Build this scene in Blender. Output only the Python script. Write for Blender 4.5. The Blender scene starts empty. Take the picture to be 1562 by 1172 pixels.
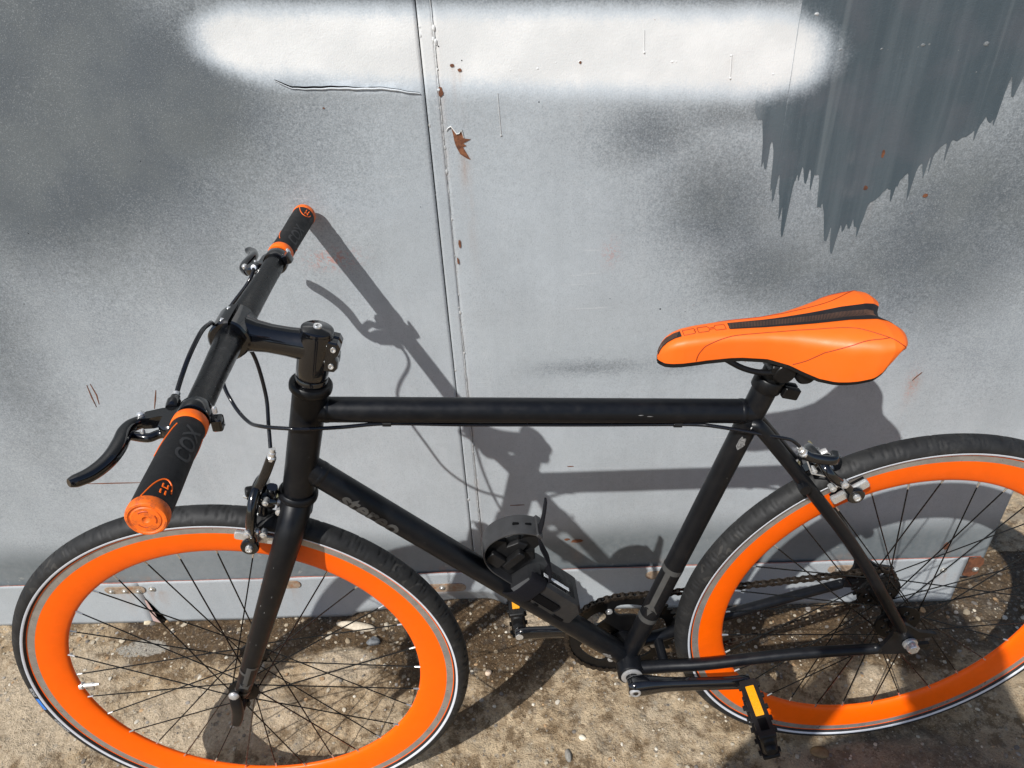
import bpy, bmesh, math, random
import numpy as np
from mathutils import Matrix, Vector, Quaternion

random.seed(7)
RNG = np.random.default_rng(11)
C = bpy.context.scene.collection
SC = bpy.context.scene
PI = math.pi

# ------------------------------------------------------------------ camera, sky, sun, exposure
cam = bpy.data.cameras.new('camera')
cam.sensor_fit = 'HORIZONTAL'
cam.sensor_width = 36.0
cam.lens = 27.02
cam.clip_start = 0.02
cam.clip_end = 500
camo = bpy.data.objects.new('camera', cam)
C.objects.link(camo)
CAM_R = Matrix(((0.9980513739541238, 0.04163147462390466, 0.0464787614822617),
                (0.012941516509640892, 0.5905740633752179, -0.8068796643979291),
                (-0.061040741302153964, 0.8059088633270658, 0.5888844809571401)))
camo.matrix_world = Matrix.Translation((-0.5239, -1.0649, 1.3768)) @ CAM_R.to_4x4()
SC.camera = camo

SUN_DIR = Vector((0.6833, 1.0, -1.346)).normalized()      # the way the light travels
to_sun = -SUN_DIR
elev = math.asin(to_sun.z)
azim = math.atan2(to_sun.x, to_sun.y)                      # clockwise from +y
world = bpy.data.worlds.new('World')
SC.world = world
world.use_nodes = True
wn = world.node_tree
wn.nodes.clear()
sky = wn.nodes.new('ShaderNodeTexSky')
sky.sky_type = 'NISHITA'
sky.sun_disc = False
sky.sun_elevation = elev
sky.sun_rotation = azim
bgn = wn.nodes.new('ShaderNodeBackground')
bgn.inputs['Strength'].default_value = 0.108
won = wn.nodes.new('ShaderNodeOutputWorld')
wn.links.new(sky.outputs[0], bgn.inputs['Color'])
wn.links.new(bgn.outputs[0], won.inputs['Surface'])
sun = bpy.data.lights.new('sun', 'SUN')
sun.energy = 5.0
sun.angle = math.radians(0.55)
sun.color = (1.0, 0.98, 0.945)
suno = bpy.data.objects.new('sun', sun)
C.objects.link(suno)
suno.rotation_mode = 'QUATERNION'
suno.rotation_quaternion = SUN_DIR.to_track_quat('-Z', 'Y')
suno.location = (-2, -3, 4)
SC.view_settings.view_transform = 'Standard'
SC.view_settings.look = 'None'
SC.view_settings.exposure = 0.02
SC.view_settings.gamma = 1.0
SC.view_settings.use_curve_mapping = False

# ------------------------------------------------------------------ helpers
def vec(*a): return np.array(a, float)
def unit(v):
    v = np.asarray(v, float)
    return v / np.linalg.norm(v)

class G:
    """collects vertices and faces (with a material slot each) for one mesh"""
    def __init__(s): s.v = []; s.f = []; s.m = []; s.n = 0
    def add(s, V, F, m=0):
        V = np.asarray(V, float).reshape(-1, 3)
        s.v.append(V)
        for f in F: s.f.append([i + s.n for i in f]); s.m.append(m)
        s.n += len(V)
        return s
    def tube(s, path, r, n=12, cap=True, m=0, up=None, sq=1.0, closed=False):
        """sweep; r is a number, a list, or pairs (a, b) for flat sections"""
        P = np.asarray(path, float); k = len(P)
        if np.isscalar(r): r = [r] * k
        rr = [(x, x) if np.isscalar(x) else x for x in r]
        T = np.zeros_like(P)
        if closed:
            T = np.roll(P, -1, 0) - np.roll(P, 1, 0)
        else:
            T[1:-1] = P[2:] - P[:-2]; T[0] = P[1] - P[0]; T[-1] = P[-1] - P[-2]
        T /= np.linalg.norm(T, axis=1)[:, None]
        u = np.asarray(up, float) if up is not None else (vec(0, 0, 1) if abs(T[0][2]) < .9 else vec(1, 0, 0))
        V = []
        for i in range(k):
            u = unit(u - T[i] * (u @ T[i]))
            w = np.cross(T[i], u)
            for j in range(n):
                a = 2 * PI * (j + .5) / n
                c, q = math.cos(a), math.sin(a)
                if sq != 1.0:
                    c = math.copysign(abs(c) ** sq, c); q = math.copysign(abs(q) ** sq, q)
                V.append(P[i] + u * c * rr[i][0] + w * q * rr[i][1])
        F = []
        for i in range(k if closed else k - 1):
            for j in range(n):
                a = i * n + j; b = i * n + (j + 1) % n
                i2 = (i + 1) % k
                F.append((a, b, i2 * n + (j + 1) % n, i2 * n + j))
        if cap and not closed:
            F.append(tuple(range(n))[::-1]); F.append(tuple(range((k - 1) * n, k * n)))
        return s.add(V, F, m)
    def lathe(s, prof, o, ax, n=32, m=0, closed=False, a0=0.0, a1=2 * PI):
        """profile [(radius, height)] turned about the line o + t*ax"""
        ax = unit(ax); o = np.asarray(o, float)
        e = unit(np.cross(ax, (0, 0, 1) if abs(ax[2]) < .9 else (1, 0, 0))); g = np.cross(ax, e)
        full = abs(a1 - a0 - 2 * PI) < 1e-6
        cols = n if full else n + 1
        V = []
        for i in range(cols):
            a = a0 + (a1 - a0) * i / n
            d = e * math.cos(a) + g * math.sin(a)
            for (r, h) in prof: V.append(o + d * r + ax * h)
        k = len(prof); F = []
        for i in range(n):
            i2 = (i + 1) % cols
            for j in range(k if closed else k - 1):
                j2 = (j + 1) % k
                F.append((i * k + j, i2 * k + j, i2 * k + j2, i * k + j2))
        return s.add(V, F, m)
    def prism(s, poly, o, u, v, d, m=0, bevel=0.0):
        """polygon in the plane (u, v) at o, thickened along u x v from 0 to d"""
        o = np.asarray(o, float); u = np.asarray(u, float); v = np.asarray(v, float)
        w = unit(np.cross(u, v)); k = len(poly)
        P = np.array([o + u * a + v * b for a, b in poly])
        if bevel > 0:
            c = np.mean(np.asarray(poly), 0)
            q = [(c[0] + (a - c[0]) * (1 - bevel / max(1e-6, math.hypot(a - c[0], b - c[1]))),
                  c[1] + (b - c[1]) * (1 - bevel / max(1e-6, math.hypot(a - c[0], b - c[1])))) for a, b in poly]
            Q = np.array([o + u * a + v * b for a, b in q])
            sg = 1 if d > 0 else -1
            rings = [Q, P + w * bevel * sg, P + w * (d - bevel * sg), Q + w * d]
        else:
            rings = [P, P + w * d]
        V = np.concatenate(rings); F = []
        for r in range(len(rings) - 1):
            for i in range(k):
                F.append((r * k + i, r * k + (i + 1) % k, (r + 1) * k + (i + 1) % k, (r + 1) * k + i))
        F.append(tuple(range(k))[::-1]); F.append(tuple(range((len(rings) - 1) * k, len(rings) * k)))
        if d < 0: F = [f[::-1] for f in F]
        return s.add(V, F, m)
    def box(s, c, u, v, w, a, b, d, m=0, bev=0.0):
        """box of full sizes a, b, d along the axes u, v, w round centre c"""
        u, v, w = unit(u), unit(v), unit(w)
        poly = [(-a / 2, -b / 2), (a / 2, -b / 2), (a / 2, b / 2), (-a / 2, b / 2)]
        if bev:
            poly = []
            for sx, sy, st in ((1, 1, 0), (-1, 1, 90), (-1, -1, 180), (1, -1, 270)):
                for t in (0, 30, 60, 90):
                    an = math.radians(st + t)
                    poly.append((sx * (a / 2 - bev) + bev * math.cos(an), sy * (b / 2 - bev) + bev * math.sin(an)))
        return s.prism(poly, np.asarray(c) - w * d / 2, u, v, d, m, bevel=bev * .6)
    def ball(s, c, r, m=0, n=10, sq=(1, 1, 1)):
        V = []; F = []
        for i in range(n + 1):
            t = PI * i / n
            for j in range(n):
                p = 2 * PI * j / n
                V.append((c[0] + r * sq[0] * math.sin(t) * math.cos(p), c[1] + r * sq[1] * math.sin(t) * math.sin(p), c[2] + r * sq[2] * math.cos(t)))
        for i in range(n):
            for j in range(n):
                F.append((i * n + j, (i + 1) * n + j, (i + 1) * n + (j + 1) % n, i * n + (j + 1) % n))
        return s.add(V, F, m)
    def mesh(s, name, mats, smooth=True, sharp=38):
        me = bpy.data.meshes.new(name)
        V = np.concatenate(s.v)
        me.from_pydata(V.tolist(), [], s.f)
        if not isinstance(mats, (list, tuple)): mats = [mats]
        for x in mats: me.materials.append(x)
        if len(mats) > 1: me.polygons.foreach_set('material_index', s.m)
        bm = bmesh.new(); bm.from_mesh(me)
        bmesh.ops.remove_doubles(bm, verts=bm.verts, dist=1e-6)
        bmesh.ops.recalc_face_normals(bm, faces=bm.faces)
        bm.to_mesh(me); bm.free()
        if smooth:
            me.polygons.foreach_set('use_smooth', [True] * len(me.polygons))
            me.set_sharp_from_angle(angle=math.radians(sharp))
        me.update()
        return me

def link(name, me, parent=None, mat4=None, kind=None, label=None, category=None, group=None):
    o = bpy.data.objects.new(name, me)
    C.objects.link(o)
    if parent is not None: o.parent = parent
    if mat4 is not None: o.matrix_local = mat4
    if kind: o['kind'] = kind
    if label: o['label'] = label
    if category: o['category'] = category
    if group: o['group'] = group
    return o
def put(name, g, mats, parent=None, mat4=None, smooth=True, sharp=38, **k):
    return link(name, g.mesh(name, mats, smooth, sharp), parent, mat4, **k)

_text_cache = {}
def text_geo(txt, size, bold=0.0):
    """flat glyph outlines of a text, filled: 2-D vertices and faces"""
    cu = bpy.data.curves.new('glyphs', 'FONT')
    cu.body = txt; cu.size = size; cu.resolution_u = 3; cu.offset = bold
    o = bpy.data.objects.new('glyphs', cu)
    C.objects.link(o)
    dg = bpy.context.evaluated_depsgraph_get()
    me = bpy.data.meshes.new_from_object(o.evaluated_get(dg))
    bm = bmesh.new(); bm.from_mesh(me)
    bmesh.ops.triangulate(bm, faces=bm.faces)
    for _ in range(2):
        long_e = [e for e in bm.edges if e.calc_length() > size * .18]
        if long_e: bmesh.ops.subdivide_edges(bm, edges=long_e, cuts=1)
        bmesh.ops.triangulate(bm, faces=bm.faces)
    V = np.array([v.co[:2] for v in bm.verts]); F = [tuple(v.index for v in f.verts) for f in bm.faces]
    bm.free()
    bpy.data.objects.remove(o); bpy.data.curves.remove(cu); bpy.data.meshes.remove(me)
    return V, F

# value noise for the relief of ground and wall
def _hash(ix, iy, seed):
    n = (ix.astype(np.int64) * 374761393 + iy.astype(np.int64) * 668265263 + seed * 1442695041) & 0x7fffffff
    n = ((n ^ (n >> 13)) * 1274126177) & 0x7fffffff
    return ((n ^ (n >> 16)) & 0xffff) / 65535.0
def vnoise(x, y, seed=0):
    ix = np.floor(x); iy = np.floor(y); fx = x - ix; fy = y - iy
    fx = fx * fx * (3 - 2 * fx); fy = fy * fy * (3 - 2 * fy)
    a = _hash(ix, iy, seed); b = _hash(ix + 1, iy, seed); c = _hash(ix, iy + 1, seed); d = _hash(ix + 1, iy + 1, seed)
    return (a * (1 - fx) + b * fx) * (1 - fy) + (c * (1 - fx) + d * fx) * fy
def fbm(x, y, f, octv=4, seed=0, gain=.5):
    s = 0; a = 1; t = 0
    for i in range(octv):
        s = s + a * vnoise(x * f + 17.3 * i, y * f - 9.1 * i, seed + i); t += a; a *= gain; f *= 2.03
    return s / t
def sstep(a, b, x):
    t = np.clip((x - a) / (b - a), 0, 1)
    return t * t * (3 - 2 * t)

# ------------------------------------------------------------------ materials
class NT:
    """small helper over a node tree"""
    def __init__(s, name):
        s.mat = bpy.data.materials.new(name); s.mat.use_nodes = True
        s.t = s.mat.node_tree; s.N = s.t.nodes; s.L = s.t.links
        s.b = s.N['Principled BSDF']
        s.obj = None
    def co(s, kind='Object'):
        n = s.N.new('ShaderNodeTexCoord'); return n.outputs[kind]
    def geo_pos(s): return s.N.new('ShaderNodeNewGeometry').outputs['Position']
    def noise(s, scale, detail=4, rough=.55, co=None, dist=0.0, stretch=None):
        n = s.N.new('ShaderNodeTexNoise'); n.inputs['Scale'].default_value = scale
        n.inputs['Detail'].default_value = detail; n.inputs['Roughness'].default_value = rough
        n.inputs['Distortion'].default_value = dist
        c = co or s.co()
        if stretch:
            m = s.N.new('ShaderNodeMapping'); m.inputs['Scale'].default_value = stretch
            s.L.new(c, m.inputs['Vector']); c = m.outputs[0]
        s.L.new(c, n.inputs['Vector'])
        return n.outputs['Fac']
    def voro(s, scale, co=None, feature='F1', out='Distance', rnd=1.0):
        n = s.N.new('ShaderNodeTexVoronoi'); n.inputs['Scale'].default_value = scale; n.feature = feature
        n.inputs['Randomness'].default_value = rnd
        s.L.new(co or s.co(), n.inputs['Vector']); return n.outputs[out]
    def attr(s, name, out='Fac'):
        n = s.N.new('ShaderNodeAttribute'); n.attribute_name = name; return n.outputs[out]
    def m(s, op, a, b=None, clamp=False):
        n = s.N.new('ShaderNodeMath'); n.operation = op; n.use_clamp = clamp
        for i, x in enumerate((a, b)):
            if x is None: continue
            if isinstance(x, (int, float)): n.inputs[i].default_value = x
            else: s.L.new(x, n.inputs[i])
        return n.outputs[0]
    def ramp(s, x, a, b, lo=0.0, hi=1.0):
        n = s.N.new('ShaderNodeMapRange'); n.interpolation_type = 'SMOOTHSTEP'
        s.L.new(x, n.inputs['Value'])
        for k, v in (('From Min', a), ('From Max', b), ('To Min', lo), ('To Max', hi)): n.inputs[k].default_value = v
        return n.outputs[0]
    def mix(s, f, a, b, blend='MIX'):
        n = s.N.new('ShaderNodeMix'); n.data_type = 'RGBA'; n.blend_type = blend
        for k, x in ((0, f), (6, a), (7, b)):
            if isinstance(x, (int, float)): n.inputs[k].default_value = x
            elif isinstance(x, tuple): n.inputs[k].default_value = (*x, 1)
            else: s.L.new(x, n.inputs[k])
        return n.outputs[2]
    def bump(s, h, strength=.3, dist=.001, prev=None):
        n = s.N.new('ShaderNodeBump'); n.inputs['Strength'].default_value = strength; n.inputs['Distance'].default_value = dist
        s.L.new(h, n.inputs['Height'])
        if prev is not None: s.L.new(prev, n.inputs['Normal'])
        return n.outputs[0]
    def set(s, **k):
        names = {'color': 'Base Color', 'rough': 'Roughness', 'metal': 'Metallic', 'coat': 'Coat Weight', 'coatr': 'Coat Roughness',
                 'normal': 'Normal', 'spec': 'Specular IOR Level', 'sheen': 'Sheen Weight'}
        for a, x in k.items():
            i = s.b.inputs[names[a]]
            if isinstance(x, (int, float)): i.default_value = x
            elif isinstance(x, tuple): i.default_value = (*x, 1)
            else: s.L.new(x, i)
        return s.mat

def plain(name, col, rough, metal=0.0, coat=0.0, var=.12, scale=60, bump=0.0, bscale=400, dust=0.0, dustcol=(.30, .26, .20), spec=.5):
    n = NT(name)
    a = n.noise(scale, 5, .6)
    lo = tuple(c * (1 - var) for c in col); hi = tuple(min(1, c * (1 + var)) for c in col)
    c = n.mix(n.ramp(a, .3, .7), lo, hi)
    if dust:
        d = n.m('MULTIPLY', n.ramp(n.noise(23, 6, .7), .5, .78), n.ramp(n.noise(310, 3, .6), .35, .75))
        c = n.mix(n.m('MULTIPLY', d, dust), c, dustcol)
    r = n.ramp(n.noise(scale * 1.7, 4), .3, .7, max(0, rough - .07), min(1, rough + .07))
    k = dict(color=c, rough=r, metal=metal, coat=coat, spec=spec)
    if bump: k['normal'] = n.bump(n.noise(bscale, 3), bump, .0006)
    return n.set(**k)

M = {}
def frame_paint(name, col, rough):
    """matt black powder coat with small pale chips and scuffs"""
    n = NT(name)
    chips = n.m('MULTIPLY', n.ramp(n.noise(95, 3, .65), .725, .76), n.ramp(n.noise(13, 2), .5, .62))
    scuff = n.m('MULTIPLY', n.ramp(n.noise(60, 4, .7, stretch=(.25, 1, 1)), .66, .8), n.ramp(n.noise(9, 2), .48, .66))
    dust = n.ramp(n.noise(38, 6, .72), .45, .8, 0, .035)
    c = n.mix(dust, col, (.20, .17, .135))
    c = n.mix(n.m('MULTIPLY', scuff, .35), c, (.09, .09, .09))
    c = n.mix(n.m('MULTIPLY', chips, .55), c, (.14, .14, .135))
    return n.set(color=c, rough=n.ramp(n.noise(70, 4), .3, .7, rough - .05, rough + .07), normal=n.bump(n.noise(900, 2), .08, .0004), spec=.30)
M['matt'] = frame_paint('matt_black_paint', (.0040, .0046, .0062), .36)
M['bar'] = plain('satin_black_bar', (.0042, .0045, .0052), .30, var=.15, dust=.012)
M['gloss'] = plain('gloss_black', (.0035, .0038, .005), .13, coat=.7, var=.1, dust=.008)
M['satin'] = plain('satin_black_metal', (.005, .005, .0055), .38, var=.2, dust=.02, spec=.25)
M['plastic'] = plain('dark_plastic', (.008, .008, .0085), .5, var=.2, bump=.15, dust=.06, spec=.3)
M['cradle'] = plain('worn_grey_plastic', (.030, .030, .0315), .5, var=.15, bump=.1, dust=.1)
M['greyplastic'] = plain('grey_plastic', (.015, .0153, .0165), .48, var=.15, bump=.1, dust=.12)
M['rubber'] = plain('grip_rubber', (.0105, .0105, .011), .6, var=.15, bump=.35, bscale=1500, dust=.05, spec=.35)
M['orange'] = plain('orange_anodised', (.93, .118, .0), .36, var=.03, dust=.03, dustcol=(.45, .15, .04), spec=.28)
M['orange_rubber'] = plain('orange_plastic', (.86, .135, .004), .48, var=.14, dust=.45, dustcol=(.34, .075, .018))
def saddle_leather():
    n = NT('orange_saddle_vinyl')
    rub = n.m('MULTIPLY', n.ramp(n.noise(26, 5, .65), .48, .75), .16)
    c = n.mix(rub, (.87, .145, .009), (.62, .17, .055))
    h = n.m('ADD', n.noise(1400, 3), n.m('MULTIPLY', n.noise(90, 3), .5))
    return n.set(color=c, rough=n.ramp(n.noise(40, 4), .3, .7, .42, .54), normal=n.bump(h, .16, .0004), spec=.5)
M['vinyl'] = saddle_leather()
M['seam'] = plain('saddle_seam', (.30, .030, .004), .6)
M['weave'] = (lambda n: n.set(color=n.mix(n.ramp(n.m('SINE', n.m('MULTIPLY', n.m('ADD', n.N.new('ShaderNodeSeparateXYZ').outputs[0], 0.0), 1.0)), -1, 1), (.015, .013, .014), (.02, .018, .018)), rough=.6))(NT('black_strip'))
M['bronze'] = plain('bronze_thread', (.13, .065, .04), .5, var=.2)
M['chrome'] = plain('bright_steel', (.72, .72, .71), .24, metal=.7, var=.08, dust=.1)
M['alu'] = plain('dull_alloy', (.50, .495, .49), .36, metal=.5, var=.1, dust=.12)
M['track'] = plain('machined_brake_track', (.36, .33, .30), .33, metal=.5, var=.12, dust=.3, dustcol=(.22, .18, .14))
M['spoke'] = plain('black_spoke', (.012, .012, .012), .26, metal=.6, var=.2)
M['nipple'] = plain('nickel_nipple', (.72, .70, .67), .25, metal=.9)
M['chain'] = plain('oily_chain', (.045, .035, .027), .34, metal=.6, var=.4, scale=200, dust=.12)
M['decal'] = plain('grey_decal', (.050, .050, .049), .42, var=.1, dust=.1)
M['reflstripe'] = plain('reflective_stripe', (.60, .62, .66), .38, var=.05, dust=.08)
M['tyre_text'] = plain('grey_tyre_print', (.30, .30, .30), .55, var=.1)
M['blue'] = plain('blue_print', (.035, .19, .62), .5, var=.05)
M['amber'] = plain('amber_reflector', (.80, .33, .004), .25, coat=.4, var=.12, scale=500)
M['white_print'] = plain('white_print', (.72, .74, .76), .5, var=.05)
M['velcro'] = plain('black_webbing', (.005, .005, .0075), .85, var=.25, scale=700, bump=.6, bscale=2200, dust=.06, spec=.2)
M['hose'] = plain('cable_housing', (.006, .0065, .009), .22, var=.1)
M['scrape'] = plain('bare_metal_scrape', (.20, .20, .20), .4, metal=.3, var=.5, scale=500)

def tyre_mat():
    n = NT('tyre_rubber')
    dust = n.m('MULTIPLY', n.ramp(n.noise(17, 6, .7), .42, .72), n.ramp(n.noise(160, 4, .65), .3, .72))
    c = n.mix(n.ramp(n.noise(45, 4), .3, .7), (.010, .010, .0105), (.018, .018, .018))
    c = n.mix(n.m('MULTIPLY', dust, .14), c, (.14, .135, .125))
    streak = n.m('MULTIPLY', n.ramp(n.noise(75, 2, .4, dist=1.2), .60, .70), n.ramp(n.noise(7, 2), .47, .6))
    c = n.mix(n.m('MULTIPLY', streak, .10), c, (.24, .22, .19))
    return n.set(color=c, rough=.62, normal=n.bump(n.noise(700, 3), .25, .0005), spec=.35)
M['tyre'] = tyre_mat()

# metal gate paint: pale grey, dark overspray by the attribute 'spray', a white sprayed band by 'white', rust by noise
def gate_paint(name, base=(.392, .424, .446), drip=False, flap=False):
    n = NT(name)
    P = n.geo_pos()
    fine = n.noise(360, 2, .55, co=P)
    mid = n.noise(70, 4, .6, co=P)
    big = n.noise(6.5, 5, .6, co=P)
    c = n.mix(n.ramp(big, .3, .7), tuple(x * .93 for x in base), tuple(x * 1.06 for x in base))
    c = n.mix(n.ramp(mid, .35, .7, 0, .20), c, (.32, .345, .362))
    runs = n.noise(34, 4, .6, co=P, stretch=(1, 1, .045))
    c = n.mix(n.ramp(runs, .50, .74, 0, .22), c, (.30, .325, .342))
    c = n.mix(n.ramp(runs, .46, .28, 0, .12), c, (.52, .54, .55))
    hair = n.m('MULTIPLY', n.ramp(n.noise(150, 2, .5, co=P, stretch=(.05, 1, 1.6)), .66, .70), n.ramp(n.noise(8, 2, co=P), .52, .62))
    c = n.mix(n.m('MULTIPLY', hair, .35), c, (.56, .57, .57))
    if not drip:
        sp = n.attr('spray')
        grain = n.m('ADD', n.m('MULTIPLY', n.m('SUBTRACT', n.noise(430, 1, .5, co=P), .5), 1.15), n.m('MULTIPLY', n.m('SUBTRACT', n.noise(210, 2, .55, co=P), .5), .75))
        k = n.m('ADD', sp, n.m('MULTIPLY', grain, n.ramp(sp, 0, .35, .24, .46)))
        k = n.m('ADD', k, n.m('MULTIPLY', n.m('SUBTRACT', mid, .5), .16))
        cov = n.ramp(k, .02, 1.02)
        dk = n.mix(n.ramp(n.noise(9, 4, .6, co=P), .35, .65), (.070, .084, .096), (.098, .112, .118))
        c = n.mix(n.m('MULTIPLY', cov, .95), c, dk)
        salt = n.noise(620, 1, .5, co=P)
        c = n.mix(n.m('MULTIPLY', n.ramp(salt, .58, .70), n.ramp(sp, .0, .5, .30, .30)), c, (.15, .162, .172))
        c = n.mix(n.m('MULTIPLY', n.ramp(salt, .42, .30), .20), c, (.50, .515, .52))
        foot = n.attr('foot')
        c = n.mix(n.m('MULTIPLY', foot, .97), c, n.mix(n.ramp(mid, .3, .7), (.115, .136, .146), (.148, .166, .174)))
        pale = n.m('MULTIPLY', n.m('MULTIPLY', foot, n.ramp(n.noise(55, 4, .6, co=P), .62, .70)), n.ramp(n.noise(7, 2, co=P), .45, .6))
        c = n.mix(n.m('MULTIPLY', pale, .55), c, (.36, .36, .33))
    else:
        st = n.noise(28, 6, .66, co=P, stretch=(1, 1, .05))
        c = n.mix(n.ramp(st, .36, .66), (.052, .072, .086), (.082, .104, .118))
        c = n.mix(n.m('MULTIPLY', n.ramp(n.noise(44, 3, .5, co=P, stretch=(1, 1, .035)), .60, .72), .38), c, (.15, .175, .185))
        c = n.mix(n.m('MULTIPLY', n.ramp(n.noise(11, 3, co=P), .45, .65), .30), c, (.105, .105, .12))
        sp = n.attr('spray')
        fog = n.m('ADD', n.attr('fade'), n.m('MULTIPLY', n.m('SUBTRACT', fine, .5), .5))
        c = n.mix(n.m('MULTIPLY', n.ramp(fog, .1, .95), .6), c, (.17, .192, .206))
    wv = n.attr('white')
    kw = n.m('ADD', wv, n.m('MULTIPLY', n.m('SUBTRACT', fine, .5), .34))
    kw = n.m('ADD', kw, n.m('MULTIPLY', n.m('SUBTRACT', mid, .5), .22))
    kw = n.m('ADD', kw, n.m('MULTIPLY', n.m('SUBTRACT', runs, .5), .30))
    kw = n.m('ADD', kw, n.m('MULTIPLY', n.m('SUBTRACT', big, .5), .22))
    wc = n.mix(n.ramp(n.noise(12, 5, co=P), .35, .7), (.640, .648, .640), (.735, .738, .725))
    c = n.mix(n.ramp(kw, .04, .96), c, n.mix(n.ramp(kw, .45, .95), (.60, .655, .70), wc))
    # faint grime, hairline scratches, small rust specks
    grime = n.m('MULTIPLY', n.ramp(n.noise(30, 6, .7, co=P, stretch=(1, 1, .35)), .58, .8), .16)
    c = n.mix(grime, c, (.26, .262, .258))
    rust = n.m('MULTIPLY', n.ramp(n.noise(85, 3, .6, co=P), .735, .765), n.ramp(n.noise(5, 2, co=P), .5, .6))
    c = n.mix(n.m('MULTIPLY', rust, .85), c, (.24, .085, .035))
    stn = n.m('MULTIPLY', n.attr('stain'), n.ramp(n.noise(60, 5, .65, co=P, stretch=(1, 1, .25)), .36, .66))
    c = n.mix(n.m('MULTIPLY', stn, .60), c, (.30, .165, .090))
    pk = n.attr('scuff')
    c = n.mix(n.m('MULTIPLY', n.m('MULTIPLY', pk, n.ramp(n.noise(230, 3, .6, co=P), .50, .58)), .65), c, (.46, .17, .12))
    h = n.m('ADD', n.m('MULTIPLY', n.noise(560, 2, .6, co=P), .60), n.m('MULTIPLY', n.noise(170, 3, .6, co=P), .45))
    nb = n.bump(h, .42, .0012)
    return n.set(color=c, rough=n.ramp(mid, .3, .7, .42, .58), normal=nb, spec=.45)
M['gate'] = gate_paint('grey_gate_paint')
M['drip'] = gate_paint('dark_drip_paint', drip=True)
M['flap'] = gate_paint('grey_flap_paint', base=(.350, .376, .392))
M['caulk'] = gate_paint('painted_weld', base=(.44, .44, .43))
M['primer'] = plain('red_primer', (.30, .105, .075), .7, var=.3, scale=120)
def rust_mat(name, a, b, c3):
    n = NT(name); P = n.geo_pos()
    c = n.mix(n.ramp(n.noise(120, 5, .65, co=P), .3, .7), a, b)
    c = n.mix(n.ramp(n.noise(45, 4, co=P), .52, .7), c, c3)
    return n.set(color=c, rough=.8, normal=n.bump(n.noise(400, 4, co=P), .5, .001))
M['rust'] = rust_mat('rust', (.11, .040, .018), (.19, .072, .032), (.075, .030, .018))
M['rustplate'] = rust_mat('rusty_steel_plate', (.22, .15, .10), (.34, .27, .20), (.26, .13, .065))
M['dark'] = plain('dark_gap', (.0025, .0025, .003), .7, spec=.1)

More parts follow.
